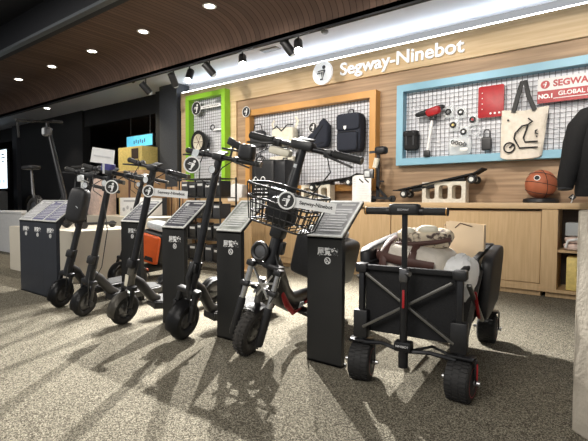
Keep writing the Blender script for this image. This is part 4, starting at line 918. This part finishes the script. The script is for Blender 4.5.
    hl = MB(T).ring(ax(0.655, -0.06, -0.06), (0, 1, -0.1), 0.050, 0.014, 24, 8).lathe([(0.001, 0.045), (0.045, 0.03), (0.052, 0.0)], ax(0.655, -0.06, -0.06), (0, 1, -0.1), 24, cap=False).build('lamp_housing', 'plastic', t)
    MB(T).lathe([(0.001, -0.006), (0.045, 0.0), (0.045, 0.006)], ax(0.655, -0.06, -0.06), (0, 1, -0.1), 24).build('lens', 'gunmetal', hl)
    # basket
    b = MB(T); bc = ax(0.975, 0.10, -0.20); tw, td, bw, bd, hh = 0.41, 0.27, 0.33, 0.21, 0.20
    def loop(z, ww, dd, r_): 
        b.tube([bc + Vector((px, py, z)) for px, py in rrect(ww, dd, 0.045, 4)], r_, 6, True)
    loop(hh / 2, tw, td, 0.0075); loop(hh / 2 - 0.07, tw * 0.95, td * 0.95, 0.006); loop(0.0, (tw + bw) / 2 * 0.97, (td + bd) / 2, 0.005); loop(-0.05, bw * 1.03, bd * 1.03, 0.004); loop(-hh / 2, bw, bd, 0.006)
    for k in range(9):
        u = -0.5 + k / 8
        for sy in (-1, 1): b.tube([bc + Vector((u * tw * 0.86, sy * td / 2, hh / 2)) if k % 2 == 0 else bc + Vector((u * tw * 0.82, sy * td * 0.475, hh / 2 - 0.07)), bc + Vector((u * bw * 0.86, sy * bd / 2, -hh / 2))], 0.0035, 6)
        b.tube([bc + Vector((u * bw * 0.86, -bd / 2, -hh / 2)), bc + Vector((u * bw * 0.86, bd / 2, -hh / 2))], 0.003, 6)
    for k in range(6):
        u = -0.5 + k / 5
        for sx in (-1, 1): b.tube([bc + Vector((sx * tw / 2, u * td * 0.86, hh / 2)), bc + Vector((sx * bw / 2, u * bd * 0.86, -hh / 2))], 0.0035, 6)
    b.build('basket', 'ink', t)
    MB(T).box(ax(0.95, 0.0, -0.075), (0.17, 0.05, 0.20), bev=0.01).build('basket_mount', 'plastic', t)
    MB(T).soft(bc + Vector((0.0, -0.02, -0.02)), (0.15, 0.13, 0.15), 0.4).build('lock_case', 'plastic', t)
    # frame
    zf = 0.66
    MB().tube([(0, 0.10, 0.60), (0, 0.16, 0.50), (0, 0.28, 0.34), (0, 0.40, 0.27), (0, 0.80, 0.28)], [0.045, 0.062, 0.068, 0.060, 0.045], 16, flat=(0.75, 1.2)).build('frame', 'plastic', t, smooth=50)
    MB().tube([(0.030, 0.19, 0.42), (0.058, 0.27, 0.30), (0.056, 0.38, 0.215), (0.052, 0.48, 0.225)], [0.012, 0.022, 0.018, 0.008], 10, flat=(0.6, 1)).build('red_trim', 'red', t)
    MB().tube([(0.05, 0.52, 0.26), (0.052, 0.62, 0.28), (0.05, 0.78, 0.29)], [0.008, 0.014, 0.010], 10).build('red_trim', 'red', t)
    m_ = MB(); m_.prism([(0, -0.02), (0.05, -0.015), (0.055, 0.022), (0.006, 0.02)], 0.004, (0.066, 0.42, 0.265), (0, 1, 0.0), (0, 0, 1)); m_.build('frame_decal', 'lens', t)
    MB().box((0.09, 0.52, 0.20), (0.30, 0.10, 0.03), bev=0.01).build('foot_peg', 'plastic', t)
    MB().tube([(0.05, 0.60, 0.24), (0.09, 0.62, 0.12), (0.08, 0.63, 0.022), (0.12, 0.63, 0.018)], [0.012, 0.010, 0.010, 0.012], 8).build('kickstand', 'satin', t)
    wheel(t, (0, 1.02, rad), rad, wr, 'rear_wheel', m='tread', knobs=24, hub='satin')
    for sx in (-1, 1):
        m_ = MB(); m_.bar((sx * 0.07, 0.74, 0.27), (sx * 0.07, 1.02, rad), 0.02, 0.05, bev=0.004); m_.build('rear_arm', 'satin', t)
    MB().cyl((0, 0.80, 0.28), (0, 0.86, 0.40), 0.018).build('seat_post', 'satin', t)
    bx = MB().soft((-0.11, 0.98, 0.50), (0.44, 0.34, 0.36), 0.22, nu=32, nv=20).build('rear_box', 'plastic', t)
    MB().soft((-0.13, 0.98, 0.70), (0.28, 0.26, 0.07), 0.35).build('box_lid_pad', 'lens', bx)  # white highlight on the box lid, put in as a pale pad
    MB().box((0.0, 0.98, 0.33), (0.12, 0.2, 0.03)).build('box_rack', 'satin', t)
    return t
ebike()
badge('round black badge with a white name strip fixed on the basket rim', (-1.365, 1.76, 0.955), X=(0.86, 0.50, 0), r=0.046, tail=0.25, tilt=-9)

# ------------------------------------------------------------ seated scooter on the low plinth at the back left
def plinth_scooter():
    x, y = -6.70, 2.80
    t = thing('seated_scooter', 'tall black scooter with a saddle standing on the cream plinth at the left', 'scooter', (x, y, 0.60))
    r_ = 0.20
    wheel(t, (0, 0, r_), r_, 0.035, 'rear_wheel', T=Matrix.Rotation(R(90), 4, 'Z'), hub='satin')
    T90 = Matrix.Rotation(R(90), 4, 'Z')
    wheel(t, (0, -0.92, 0.16), 0.16, 0.03, 'front_wheel', T=T90, hub='satin')
    MB().tube([(0.92, 0, 0.16), (0.86, 0, 0.42), (0.52, -0.04, 1.38)], [0.022, 0.032, 0.026], 14).build('stem', 'satin', t)
    MB().tube([(0.86, 0, 0.40), (0.60, 0, 0.18), (0.16, 0, 0.19), (0, 0, r_)], [0.03, 0.04, 0.04, 0.02], 12).build('frame', 'satin', t)
    MB().tube([(0.12, 0, 0.22), (-0.04, 0, 0.46), (-0.08, 0, 0.80)], [0.022, 0.02, 0.016], 12).build('seat_post', 'gunmetal', t)
    MB().soft((-0.09, 0, 0.82), (0.34, 0.17, 0.06), 0.5).build('saddle', 'pad', t)
    MB().tube([(0.52, -0.42, 1.36), (0.52, -0.04, 1.40), (0.52, 0.16, 1.42)], 0.016, 10).build('handlebar', 'satin', t)
    for sy in (-0.42, 0.16): MB().cyl((0.52, sy, 1.37 + 0.05 * (sy > 0)), (0.52, sy + 0.13 * (1 if sy < 0 else -1), 1.375 + 0.04 * (sy > 0)), 0.022).build('grip', 'grip', t)
    MB().bar((0.52, -0.40, 1.35), (0.56, -0.40, 1.15), 0.02, 0.02).build('hanging_cable', 'ink', t)
    hl = MB().box((0.56, -0.06, 1.26), (0.10, 0.10, 0.12), bev=0.02).build('lamp', 'gunmetal', t)
    MB().box((0.57, -0.115, 1.26), (0.06, 0.006, 0.08)).build('lamp_face', 'lens', hl)
    rows = []; fd = MB()
    for k in range(13):
        an = R(10 + 150 * k / 12); rr = r_ + 0.03
        rows.append([fd.v(Vector((math.cos(an) * rr, ux * 0.045, r_ + math.sin(an) * rr))) for ux in (-1, 0, 1)])
    for p, q in zip(rows, rows[1:]):
        for i in range(2): fd.f([p[i], p[i + 1], q[i + 1], q[i]])
    bmesh.ops.solidify(fd.bm, geom=fd.bm.faces[:], thickness=0.005)
    fd.build('rear_fender', 'plastic', t, smooth=60)
plinth_scooter()
tag(MB().box((0, 0, 0.30), (1.75, 0.95, 0.60), bev=0.006).build('display_plinth', 'plinth', smooth=None), 'long low cream display plinth behind the left sign stands', 'plinth', loc=(-5.92, 2.98, 0))
t = thing('child_scooter', 'small scooter with a thin T handlebar and pale stem on the cream plinth', 'scooter', (-5.45, 2.82, 0.60))
MB().cyl((0, 0, 0.08), (0.0, 0.03, 0.77), 0.016).build('stem', 'lens', t)
MB().cyl((-0.15, -0.03, 0.775), (0.15, 0.06, 0.775), 0.014).build('handlebar', 'grip', t)
MB().box((0, 0.0, 0.63), (0.07, 0.06, 0.08), bev=0.01).build('clamp', 'lens', t)
MB().box((0.0, 0.25, 0.06), (0.12, 0.40, 0.03), bev=0.01).build('deck', 'plastic', t)
for x_, y_ in ((-0.07, 0), (0.07, 0), (0, 0.42)): MB().lathe([(0.01, -0.012), (0.045, -0.012), (0.045, 0.012), (0.01, 0.012)], (x_, y_, 0.045), (1, 0, 0), 18).build('wheel', 'rubber', t)

# ------------------------------------------------------------ wagon
def wagon():
    t = thing('folding_wagon', 'black folding wagon with fat wheels, a T handle and shopping bags inside', 'wagon', (-0.868, 2.13, 0), (0, 0, R(6)))
    W2 = 0.250; L_ = 1.0; zt = 0.605; zb = 0.26
    # fabric tub with thickness
    tb = MB()
    for c, d in (((0, 0.02, (zt + zb) / 2), (2 * W2 - 0.03, 0.014, zt - zb)), ((0, L_ - 0.02, (zt + zb) / 2 + 0.02), (2 * W2 - 0.03, 0.014, zt - zb + 0.04)),
                 ((-W2 + 0.02, L_ / 2, (zt + zb) / 2), (0.014, L_ - 0.04, zt - zb)), ((W2 - 0.02, L_ / 2, (zt + zb) / 2), (0.014, L_ - 0.04, zt - zb)), ((0, L_ / 2, zb + 0.01), (2 * W2 - 0.04, L_ - 0.04, 0.02))):
        tb.box(c, d)
    tb.build('fabric_tub', 'blackcloth', t, smooth=None)
    for x_ in (-W2, W2):
        for y_ in (0, L_):
            MB().bar((x_, y_, 0.20), (x_, y_, zt + 0.01 + 0.05 * (y_ > 0)), 0.030, 0.034, up=(0, 1, 0), bev=0.005).build('corner_post', 'satin', t)
            MB().box((x_, y_, 0.30), (0.078, 0.062, 0.15), bev=0.008).build('corner_sleeve', 'plastic', t)
            MB().box((x_, y_, zt - 0.005 + 0.05 * (y_ > 0)), (0.065, 0.060, 0.05), bev=0.01).build('corner_cap', 'plastic', t)
    rm = MB().bar((-W2, 0, zt), (W2, 0, zt), 0.026, 0.026, bev=0.006).bar((-W2, L_, zt + 0.05), (W2, L_, zt + 0.05), 0.026, 0.026, bev=0.006)
    for x_ in (-W2, W2): rm.bar((x_, 0, zt), (x_, L_, zt + 0.05), 0.03, 0.026, bev=0.006)
    rm.build('rim', 'blackcloth', t)
    for p, q in (((-W2 + 0.03, -0.022, 0.575), (W2 - 0.02, -0.022, 0.27)), ((-W2 + 0.02, -0.034, 0.29), (W2 - 0.03, -0.034, 0.565))):
        MB().bar(p, q, 0.014, 0.026, up=(0, 1, 0), bev=0.003).build('cross_brace', 'brace', t)
    for sx in (-1, 1):
        MB().bar((sx * (W2 + 0.022), 0.03, 0.28), (sx * (W2 + 0.022), L_ / 2, 0.56), 0.014, 0.024, up=(1, 0, 0), bev=0.003).build('side_brace', 'brace', t)
        MB().bar((sx * (W2 + 0.034), 0.03, 0.55), (sx * (W2 + 0.034), L_ / 2, 0.27), 0.014, 0.024, up=(1, 0, 0), bev=0.003).build('side_brace', 'brace', t)
    MB().bar((W2 + 0.045, 0.14, 0.50), (W2 + 0.045, 0.30, 0.33), 0.006, 0.016, up=(1, 0, 0), bev=0.002).build('red_strap', 'red', t)
    # handle
    pl = MB().cyl((0.0, -0.075, 0.18), (0.0, -0.075, 0.60), 0.019, seg=14).cyl((0.0, -0.075, 0.58), (0.0, -0.080, 0.90), 0.014, seg=14).build('handle_pole', 'satin', t)
    MB().box((0.0, -0.075, 0.59), (0.042, 0.045, 0.07), bev=0.008).cyl((0.0, -0.08, 0.60), (0.035, -0.10, 0.60), 0.012, seg=12).build('height_clamp', 'gunmetal', pl)
    MB().box((0.004, -0.099, 0.475), (0.012, 0.006, 0.09), bev=0.002).build('red_latch', 'red', pl)
    tg = MB().cyl((-0.09, -0.08, 0.905), (0.09, -0.08, 0.905), 0.020, seg=16).soft((-0.0, -0.08, 0.915), (0.15, 0.065, 0.055), 0.35).build('handle_grip_centre', 'plastic', t)
    text('grip_text', 'SEGWAY', 0.014, 'lines_dim', tg, (0, -0.1135, 0.912), depth=0.0005)
    for sx in (-1, 1):
        g = MB().tube([(sx * 0.08, -0.08, 0.905), (sx * 0.195, -0.08, 0.905), (sx * 0.205, -0.08, 0.905)], [0.0185, 0.0185, 0.020], 16).build('handle_grip', 'grip', t)
        MB().ring((sx * 0.198, -0.08, 0.905), (1, 0, 0), 0.0195, 0.0025, 20, 6).build('grip_ring', 'frame_orange', g)
    # steering linkage
    lk = MB().tube([(-W2 + 0.02, -0.03, 0.205), (-0.12, -0.05, 0.225), (0, -0.075, 0.21), (0.12, -0.05, 0.215), (W2 - 0.01, -0.03, 0.195)], 0.011, 8)
    lk.box((0, -0.07, 0.235), (0.085, 0.06, 0.05), bev=0.008).cyl((0, -0.075, 0.13), (0, -0.075, 0.22), 0.024, seg=14)
    lk.tube([(0, -0.06, 0.20), (0.1, 0.1, 0.20), (W2 - 0.02, 0.02, 0.19)], 0.008, 8)
    lk.build('steering_linkage', 'satin', t)
    text('linkage_text', 'NINEBOT', 0.015, 'lines', t, (0, -0.1015, 0.238), depth=0.0005)
    # wheels
    for wx, wy, st, front in ((-W2 + 0.005, -0.01, 8, 1), (W2 + 0.012, -0.01, -6, 1), (-W2 + 0.0, L_ + 0.02, 0, 0), (W2 + 0.0, L_ + 0.02, 0, 0)):
        T = Matrix.Translation((wx, wy, 0)) @ Matrix.Rotation(R(st), 4, 'Z'); rw, hw = 0.098, 0.058
        ty = MB(T).lathe([(0.055, -hw), (0.080, -hw), (0.092, -hw + 0.006), (rw - 0.002, -hw + 0.018), (rw, 0), (rw - 0.002, hw - 0.018), (0.092, hw - 0.006), (0.080, hw), (0.055, hw)], (0, 0, rw), (1, 0, 0), 40)
        for k in range(28):
            a = 2 * PI * k / 28
            for j in (-1, 0, 1): ty.box(Vector((j * 0.034, 0, rw)) + Vector((0, math.cos(a + j * 0.1), math.sin(a + j * 0.1))) * (rw - 0.001), (0.029, 0.014, 0.006), rot=(a + j * 0.1 - PI / 2, 0, 0))
        tyo = ty.build('wheel', 'rubber', t, smooth=40)
        hb = MB(T).lathe([(0.001, -hw - 0.004), (0.03, -hw - 0.002), (0.055, -hw + 0.012), (0.055, hw - 0.012), (0.03, hw + 0.002), (0.001, hw + 0.004)], (0, 0, rw), (1, 0, 0), 28).build('hub', 'plastic', tyo)
        MB(T).ring((-hw + 0.003, 0, rw), (1, 0, 0), 0.068, 0.0035, 28, 6).ring((hw - 0.003, 0, rw), (1, 0, 0), 0.068, 0.0035, 28, 6).build('rim_line', 'red', tyo)
        MB(T).cyl((-hw - 0.030, 0, rw), (hw + 0.030, 0, rw), 0.012, seg=12).build('axle', 'steel', tyo)
        fk = MB(T).box((0, 0.0, 2 * rw + 0.016), (0.13, 0.07, 0.014), bev=0.004).cyl((0, 0, 2 * rw + 0.01), (0, 0, 2 * rw + 0.04), 0.02, seg=12)
        fk.bar((hw + 0.012, 0, rw), (hw + 0.012, 0, 2 * rw + 0.016), 0.008, 0.03, bev=0.002).build('wheel_fork', 'satin', t)
        if front and wx > 0: MB(T).box((hw + 0.018, -0.004, rw + 0.055), (0.004, 0.014, 0.075), bev=0.001).build('fork_stripe', 'red', t)
    # padded side flaps towards the rear
    MB().soft((W2 + 0.040, 0.80, 0.46), (0.075, 0.62, 0.40), 0.35, rot=(0.05, 0.08, 0.0), nu=32, nv=22).build('side_flap', 'pad', t, smooth=60)
    MB().soft((-W2 - 0.045, 0.52, 0.635), (0.075, 0.85, 0.17), 0.3, rot=(0.06, -0.05, 0.04), nu=32, nv=16).build('side_flap', 'pad', t, smooth=60)
    return t
wagon()
def bag_in_wagon():
    t = thing('travel_bag', 'cream travel bag with dark brown trim lying in the wagon', 'bag', (-0.94, 2.44, 0.285), (0, 0, R(0)))
    MB().box((0, 0.02, 0.09), (0.36, 0.30, 0.18), bev=0.03).build('lower_body', 'canvas', t)
    MB().soft((0, 0, 0.30), (0.41, 0.34, 0.26), 0.55, rot=(0, 0.10, 0), nu=36, nv=22, noise=0.03).build('body', 'canvas', t, smooth=60)
    for xo in (-0.13, 0.03):
        MB().tube([Vector((xo, -0.192 * math.cos(a), 0.30 - xo * 0.10 + 0.150 * math.sin(a))) for a in [R(d) for d in range(-35, 150, 12)]], 0.022, 6, flat=(1, 0.3)).build('strap', 'brownstrap', t)
    MB().tube([(-0.212, -0.09, 0.375), (-0.17, -0.165, 0.365), (-0.05, -0.195, 0.350), (0.08, -0.195, 0.335), (0.15, -0.170, 0.325)], 0.026, 8, flat=(0.4, 1)).build('base_trim', 'brownstrap', t)
    t = thing('patterned_pouch', 'patterned cream pouch with a dark edge on top of the travel bag', 'bag', (-0.91, 2.45, 0.712), (0, 0, R(10)))
    MB().soft((0, 0, 0.035), (0.30, 0.20, 0.10), 0.55, rot=(0.1, 0.0, 0), nu=30, nv=16, noise=0.08).build('pouch', 'cloth_pattern', t, smooth=60)
    MB().tube([(-0.14, -0.08, 0.0), (-0.04, -0.105, 0.005), (0.08, -0.10, 0.02), (0.15, -0.07, 0.035)], 0.013, 8).build('edge', 'brownstrap', t)
    MB().soft((0.03, -0.05, 0.085), (0.11, 0.07, 0.05), 0.8, nu=18, nv=10).soft((-0.08, -0.06, 0.07), (0.08, 0.06, 0.05), 0.8, nu=18, nv=10).build('bow', 'cream', t, smooth=60)
    t = thing('plastic_bag', 'crumpled white plastic bag at the right side of the wagon tub', 'bag', (-0.70, 2.40, 0.42))
    m_ = MB().soft((0, 0, 0.12), (0.17, 0.26, 0.26), 0.8, rot=(0, 0.25, 0.1), nu=34, nv=24, noise=0.06)
    for v in m_.bm.verts: v.co += Vector((random.uniform(-1, 1), random.uniform(-1, 1), random.uniform(-1, 1))) * 0.005
    m_.build('bag_body', 'paper', t, smooth=30)
    for dx, wdt, hh, lb in ((0.0, 0.23, 0.545, 'tall pale kraft paper bag standing at the back of the wagon, right one'), (-0.235, 0.20, 0.50, 'pale kraft paper bag standing at the back of the wagon, left one')):
        t = thing('paper_bag', lb, 'bag', (-0.80 + dx, 2.86 + 0.04 * (dx < 0), 0.285), (0, 0, R(8)))
        m_ = MB(); D_ = 0.11; o_ = [(-wdt / 2, 0), (wdt / 2, 0), (wdt / 2 - 0.004, hh - 0.02), (-wdt / 2 + 0.01, hh)]
        for yy in (-D_ / 2, D_ / 2): m_.prism(o_, 0.003, (0, yy, 0), (1, 0, 0), (0, 0, 1))
        for xx in (-wdt / 2, wdt / 2): m_.box((xx, 0, hh / 2 - 0.01), (0.003, D_, hh - 0.02))
        m_.box((0, 0, 0.002), (wdt, D_, 0.004)); m_.build('bag_body', 'kraft', t, smooth=None)
        MB().tube([(-0.05, -D_ / 2 - 0.003, hh - 0.04), (-0.02, -D_ / 2 - 0.006, hh - 0.01), (0.05, -D_ / 2 - 0.006, hh - 0.03)], 0.003, 6).build('handle', 'brownstrap', t)
bag_in_wagon()

# ------------------------------------------------------------ clutter at the back left
tag(MB().box((0, 0, 0.36), (1.75, 0.7, 0.72), bev=0.005).build('display_table', 'plinth', smooth=None), 'cream low counter holding the cartons behind the plinth', 'counter', loc=(-6.1, 4.05, 0))
t = thing('carton', 'brown cardboard box on the cream counter below the yellow locker', 'box', (-6.15, 4.15, 1.0))
MB().box((0, 0, 0.21), (0.72, 0.40, 0.42), bev=0.004).build('box', 'cardboard', t); MB().box((0, -0.202, 0.21), (0.05, 0.003, 0.42)).build('tape', 'brownstrap', t)
t = thing('printed_box', 'white box with small printed figures under the brown cardboard box', 'box', (-6.0, 4.05, 0.72))
MB().box((0, 0, 0.14), (0.52, 0.4, 0.28), bev=0.004).build('box', 'paper', t)
m_ = MB()
for k in range(4): m_.prism(circ(0.03, 12), 0.003, (-0.15 + 0.1 * k, -0.202, 0.10 + 0.03 * (k % 2)), (1, 0, 0), (0, 0, 1))
m_.box((0.0, -0.202, 0.23), (0.3, 0.003, 0.03)); m_.build('print', 'print_mid', t)
t = thing('pink_box', 'pale pink box standing behind the slim scooter with the crossbar', 'box', (-6.95, 3.95, 0.72))
MB().box((0, 0, 0.30), (0.36, 0.3, 0.60), bev=0.004).build('box', 'pink', t)
t = thing('yellow_locker', 'yellow locker with a dark square screen in the dark bay', 'locker', (-7.72, 5.15, 0))
MB().box((0, 0, 1.0), (0.80, 0.35, 2.0), bev=0.005).build('body', 'yellow', t); MB().box((0.17, -0.178, 1.86), (0.22, 0.006, 0.20)).build('screen', 'brownwall', t)
MB().box((0.28, -0.177, 1.0), (0.012, 0.004, 1.5)).build('door_gap', 'brownstrap', t)
t = thing('blue_sign', 'small lit blue sign board in the dark bay left of the columns', 'sign', (-8.32, 5.62, 2.10))
MB().box((0, 0, 0.13), (0.96, 0.06, 0.26)).build('case', 'ink', t); MB().box((0, -0.032, 0.13), (0.92, 0.004, 0.23)).build('screen', 'screen_blue', t)
for k in range(6): MB().box((-0.18 + 0.075 * k, -0.036, 0.11 + 0.02 * (k % 2)), (0.03, 0.003, 0.07)).build('symbol', 'violet', t)
MB().cyl((-0.35, 0, 0.26), (-0.35, 0, 0.66), 0.01, seg=8).cyl((0.35, 0, 0.26), (0.35, 0, 0.66), 0.01, seg=8).build('hanger', 'ink', t)
t = thing('store_screen', 'bright portrait screen with small text at the far left edge', 'screen', (-14.72, 5.30, 0.0))
MB().box((0, 0, 1.87), (0.82, 0.06, 1.2), bev=0.01).build('case', 'ink', t); MB().box((0, -0.033, 1.87), (0.74, 0.004, 1.12)).build('display', 'screen_white', t)
for k in range(3): MB().box((0.12, -0.037, 2.30 - 0.10 * k), (0.22 + 0.08 * (k % 2), 0.003, 0.04)).build('text_line', 'print_mid', t)
for k in range(5): MB().box((-0.18 + 0.10 * k, -0.037, 1.52), (0.05, 0.003, 0.12)).build('picture', 'print_mid', t)
MB().box((0, 0.0, 0.63), (0.10, 0.08, 1.27)).box((0, 0, 0.01), (0.5, 0.35, 0.02)).build('stand', 'greydark', t)
t = thing('shelf_unit', 'glass fronted shelf with white goods at the far left edge', 'shelf', (-14.6, 4.7, 0))
MB().box((0, 0.17, 0.6), (2.6, 0.03, 1.2)).box((0, 0, 0.35), (2.6, 0.36, 0.03)).box((0, 0, 0.72), (2.6, 0.36, 0.03)).box((0, 0, 1.18), (2.6, 0.36, 0.03)).box((-1.28, 0, 0.6), (0.03, 0.36, 1.2)).box((1.28, 0, 0.6), (0.03, 0.36, 1.2)).build('shelves', 'greyplastic', t, smooth=None)
MB().box((0, -0.02, 0.17), (2.5, 0.3, 0.32)).build('base_cabinet', 'white', t, smooth=None)
for r_, zz in enumerate((0.735, 0.365)):
    for k in range(12):
        hh = (0.20, 0.26, 0.16)[(k + r_) % 3]
        o = MB().box((0, 0, hh / 2), (0.13, 0.12, hh), bev=0.006).build('goods_box', ('paper', 'white', 'lens')[k % 3])
        tag(o, 'white goods box on the far left shelf unit', 'box', 'goods boxes on the far left shelf', loc=(-14.6 - 1.1 + 0.2 * k, 4.66, zz))
t = thing('white_counter', 'low white counter with a round badge at the far left edge', 'counter', (-9.2, 3.6, 0))
MB().box((0, 0, 0.36), (1.6, 0.6, 0.72), bev=0.005).build('body', 'paper', t, smooth=None); MB().box((0, 0, 0.735), (1.64, 0.64, 0.03)).build('top', 'white', t, smooth=None)
# rack of goods between the signs
t = thing('wire_rack', 'black wire rack of dark goods behind the stout black scooter', 'rack', (-4.72, 4.25, 0))
m_ = MB()
for x_ in (-0.42, 0.42):
    for y_ in (-0.15, 0.15): m_.cyl((x_, y_, 0), (x_, y_, 1.28), 0.013, seg=8)
for zz in (0.12, 0.42, 0.72, 1.0, 1.26):
    for y_ in (-0.15, 0.15): m_.cyl((-0.42, y_, zz), (0.42, y_, zz), 0.008, seg=6)
    for k in range(12): m_.cyl((-0.42 + 0.076 * k, -0.15, zz), (-0.42 + 0.076 * k, 0.15, zz), 0.004, seg=6)
m_.build('rack_frame', 'ink', t)
for r_, zz in enumerate((0.128, 0.428, 0.728, 1.008)):
    for k in range(5):
        tt = thing('goods_pack', 'dark packaged accessory with a white label on the wire rack', 'pack', (-4.72 - 0.33 + 0.165 * k, 4.22, zz), group='packs on the wire rack')
        hh = 0.19 + 0.03 * ((k + r_) % 2)
        MB().box((0, 0, hh / 2), (0.14, 0.20, hh), bev=0.006).build('pack', 'plastic' if (k + r_) % 3 else 'greycloth', tt)
        MB().box((0, -0.102, hh * 0.78), (0.10, 0.003, 0.03)).build('label', 'paper', tt)
for k, (x_, hh, lb) in enumerate(((-5.83, 1.18, 'tall narrow brown carton standing left of the wire rack'), (-5.55, 1.26, 'tall brown carton leaning by the wire rack, right one of two'))):
    t = thing('tall_carton', lb, 'box', (x_, 4.62, 0))
    MB().box((0, 0, hh / 2), (0.25, 0.25, hh), bev=0.004).build('box', 'cardboard', t); MB().box((0, -0.127, hh / 2), (0.02, 0.003, hh)).build('tape', 'brownstrap', t)
t = thing('cork_board', 'narrow wood plank panel standing right of the wire rack', 'panel', (-4.12, 4.40, 0))
MB().box((0, 0, 0.50), (0.22, 0.03, 1.0), bev=0.003).build('plank', 'oak', t)
MB().box((0, 0, 0.01), (0.22, 0.2, 0.02)).build('foot', 'oak', t)
t = thing('shopping_bag', 'pale gift bag standing on the counter above the sign paled by reflection', 'bag', (-4.98, 5.12, CT))
MB().prism([(-0.15, 0), (0.15, 0), (0.17, 0.26), (0.0, 0.29), (-0.17, 0.25)], 0.14, (0, 0, 0), (1, 0, 0), (0, 0, 1), bev=0.02).build('bag_body', 'paper', t, smooth=60)
MB().tube([(-0.06, -0.075, 0.24), (-0.02, -0.08, 0.33), (0.05, -0.08, 0.32), (0.07, -0.075, 0.24)], 0.004, 6).build('handle', 'paper', t)
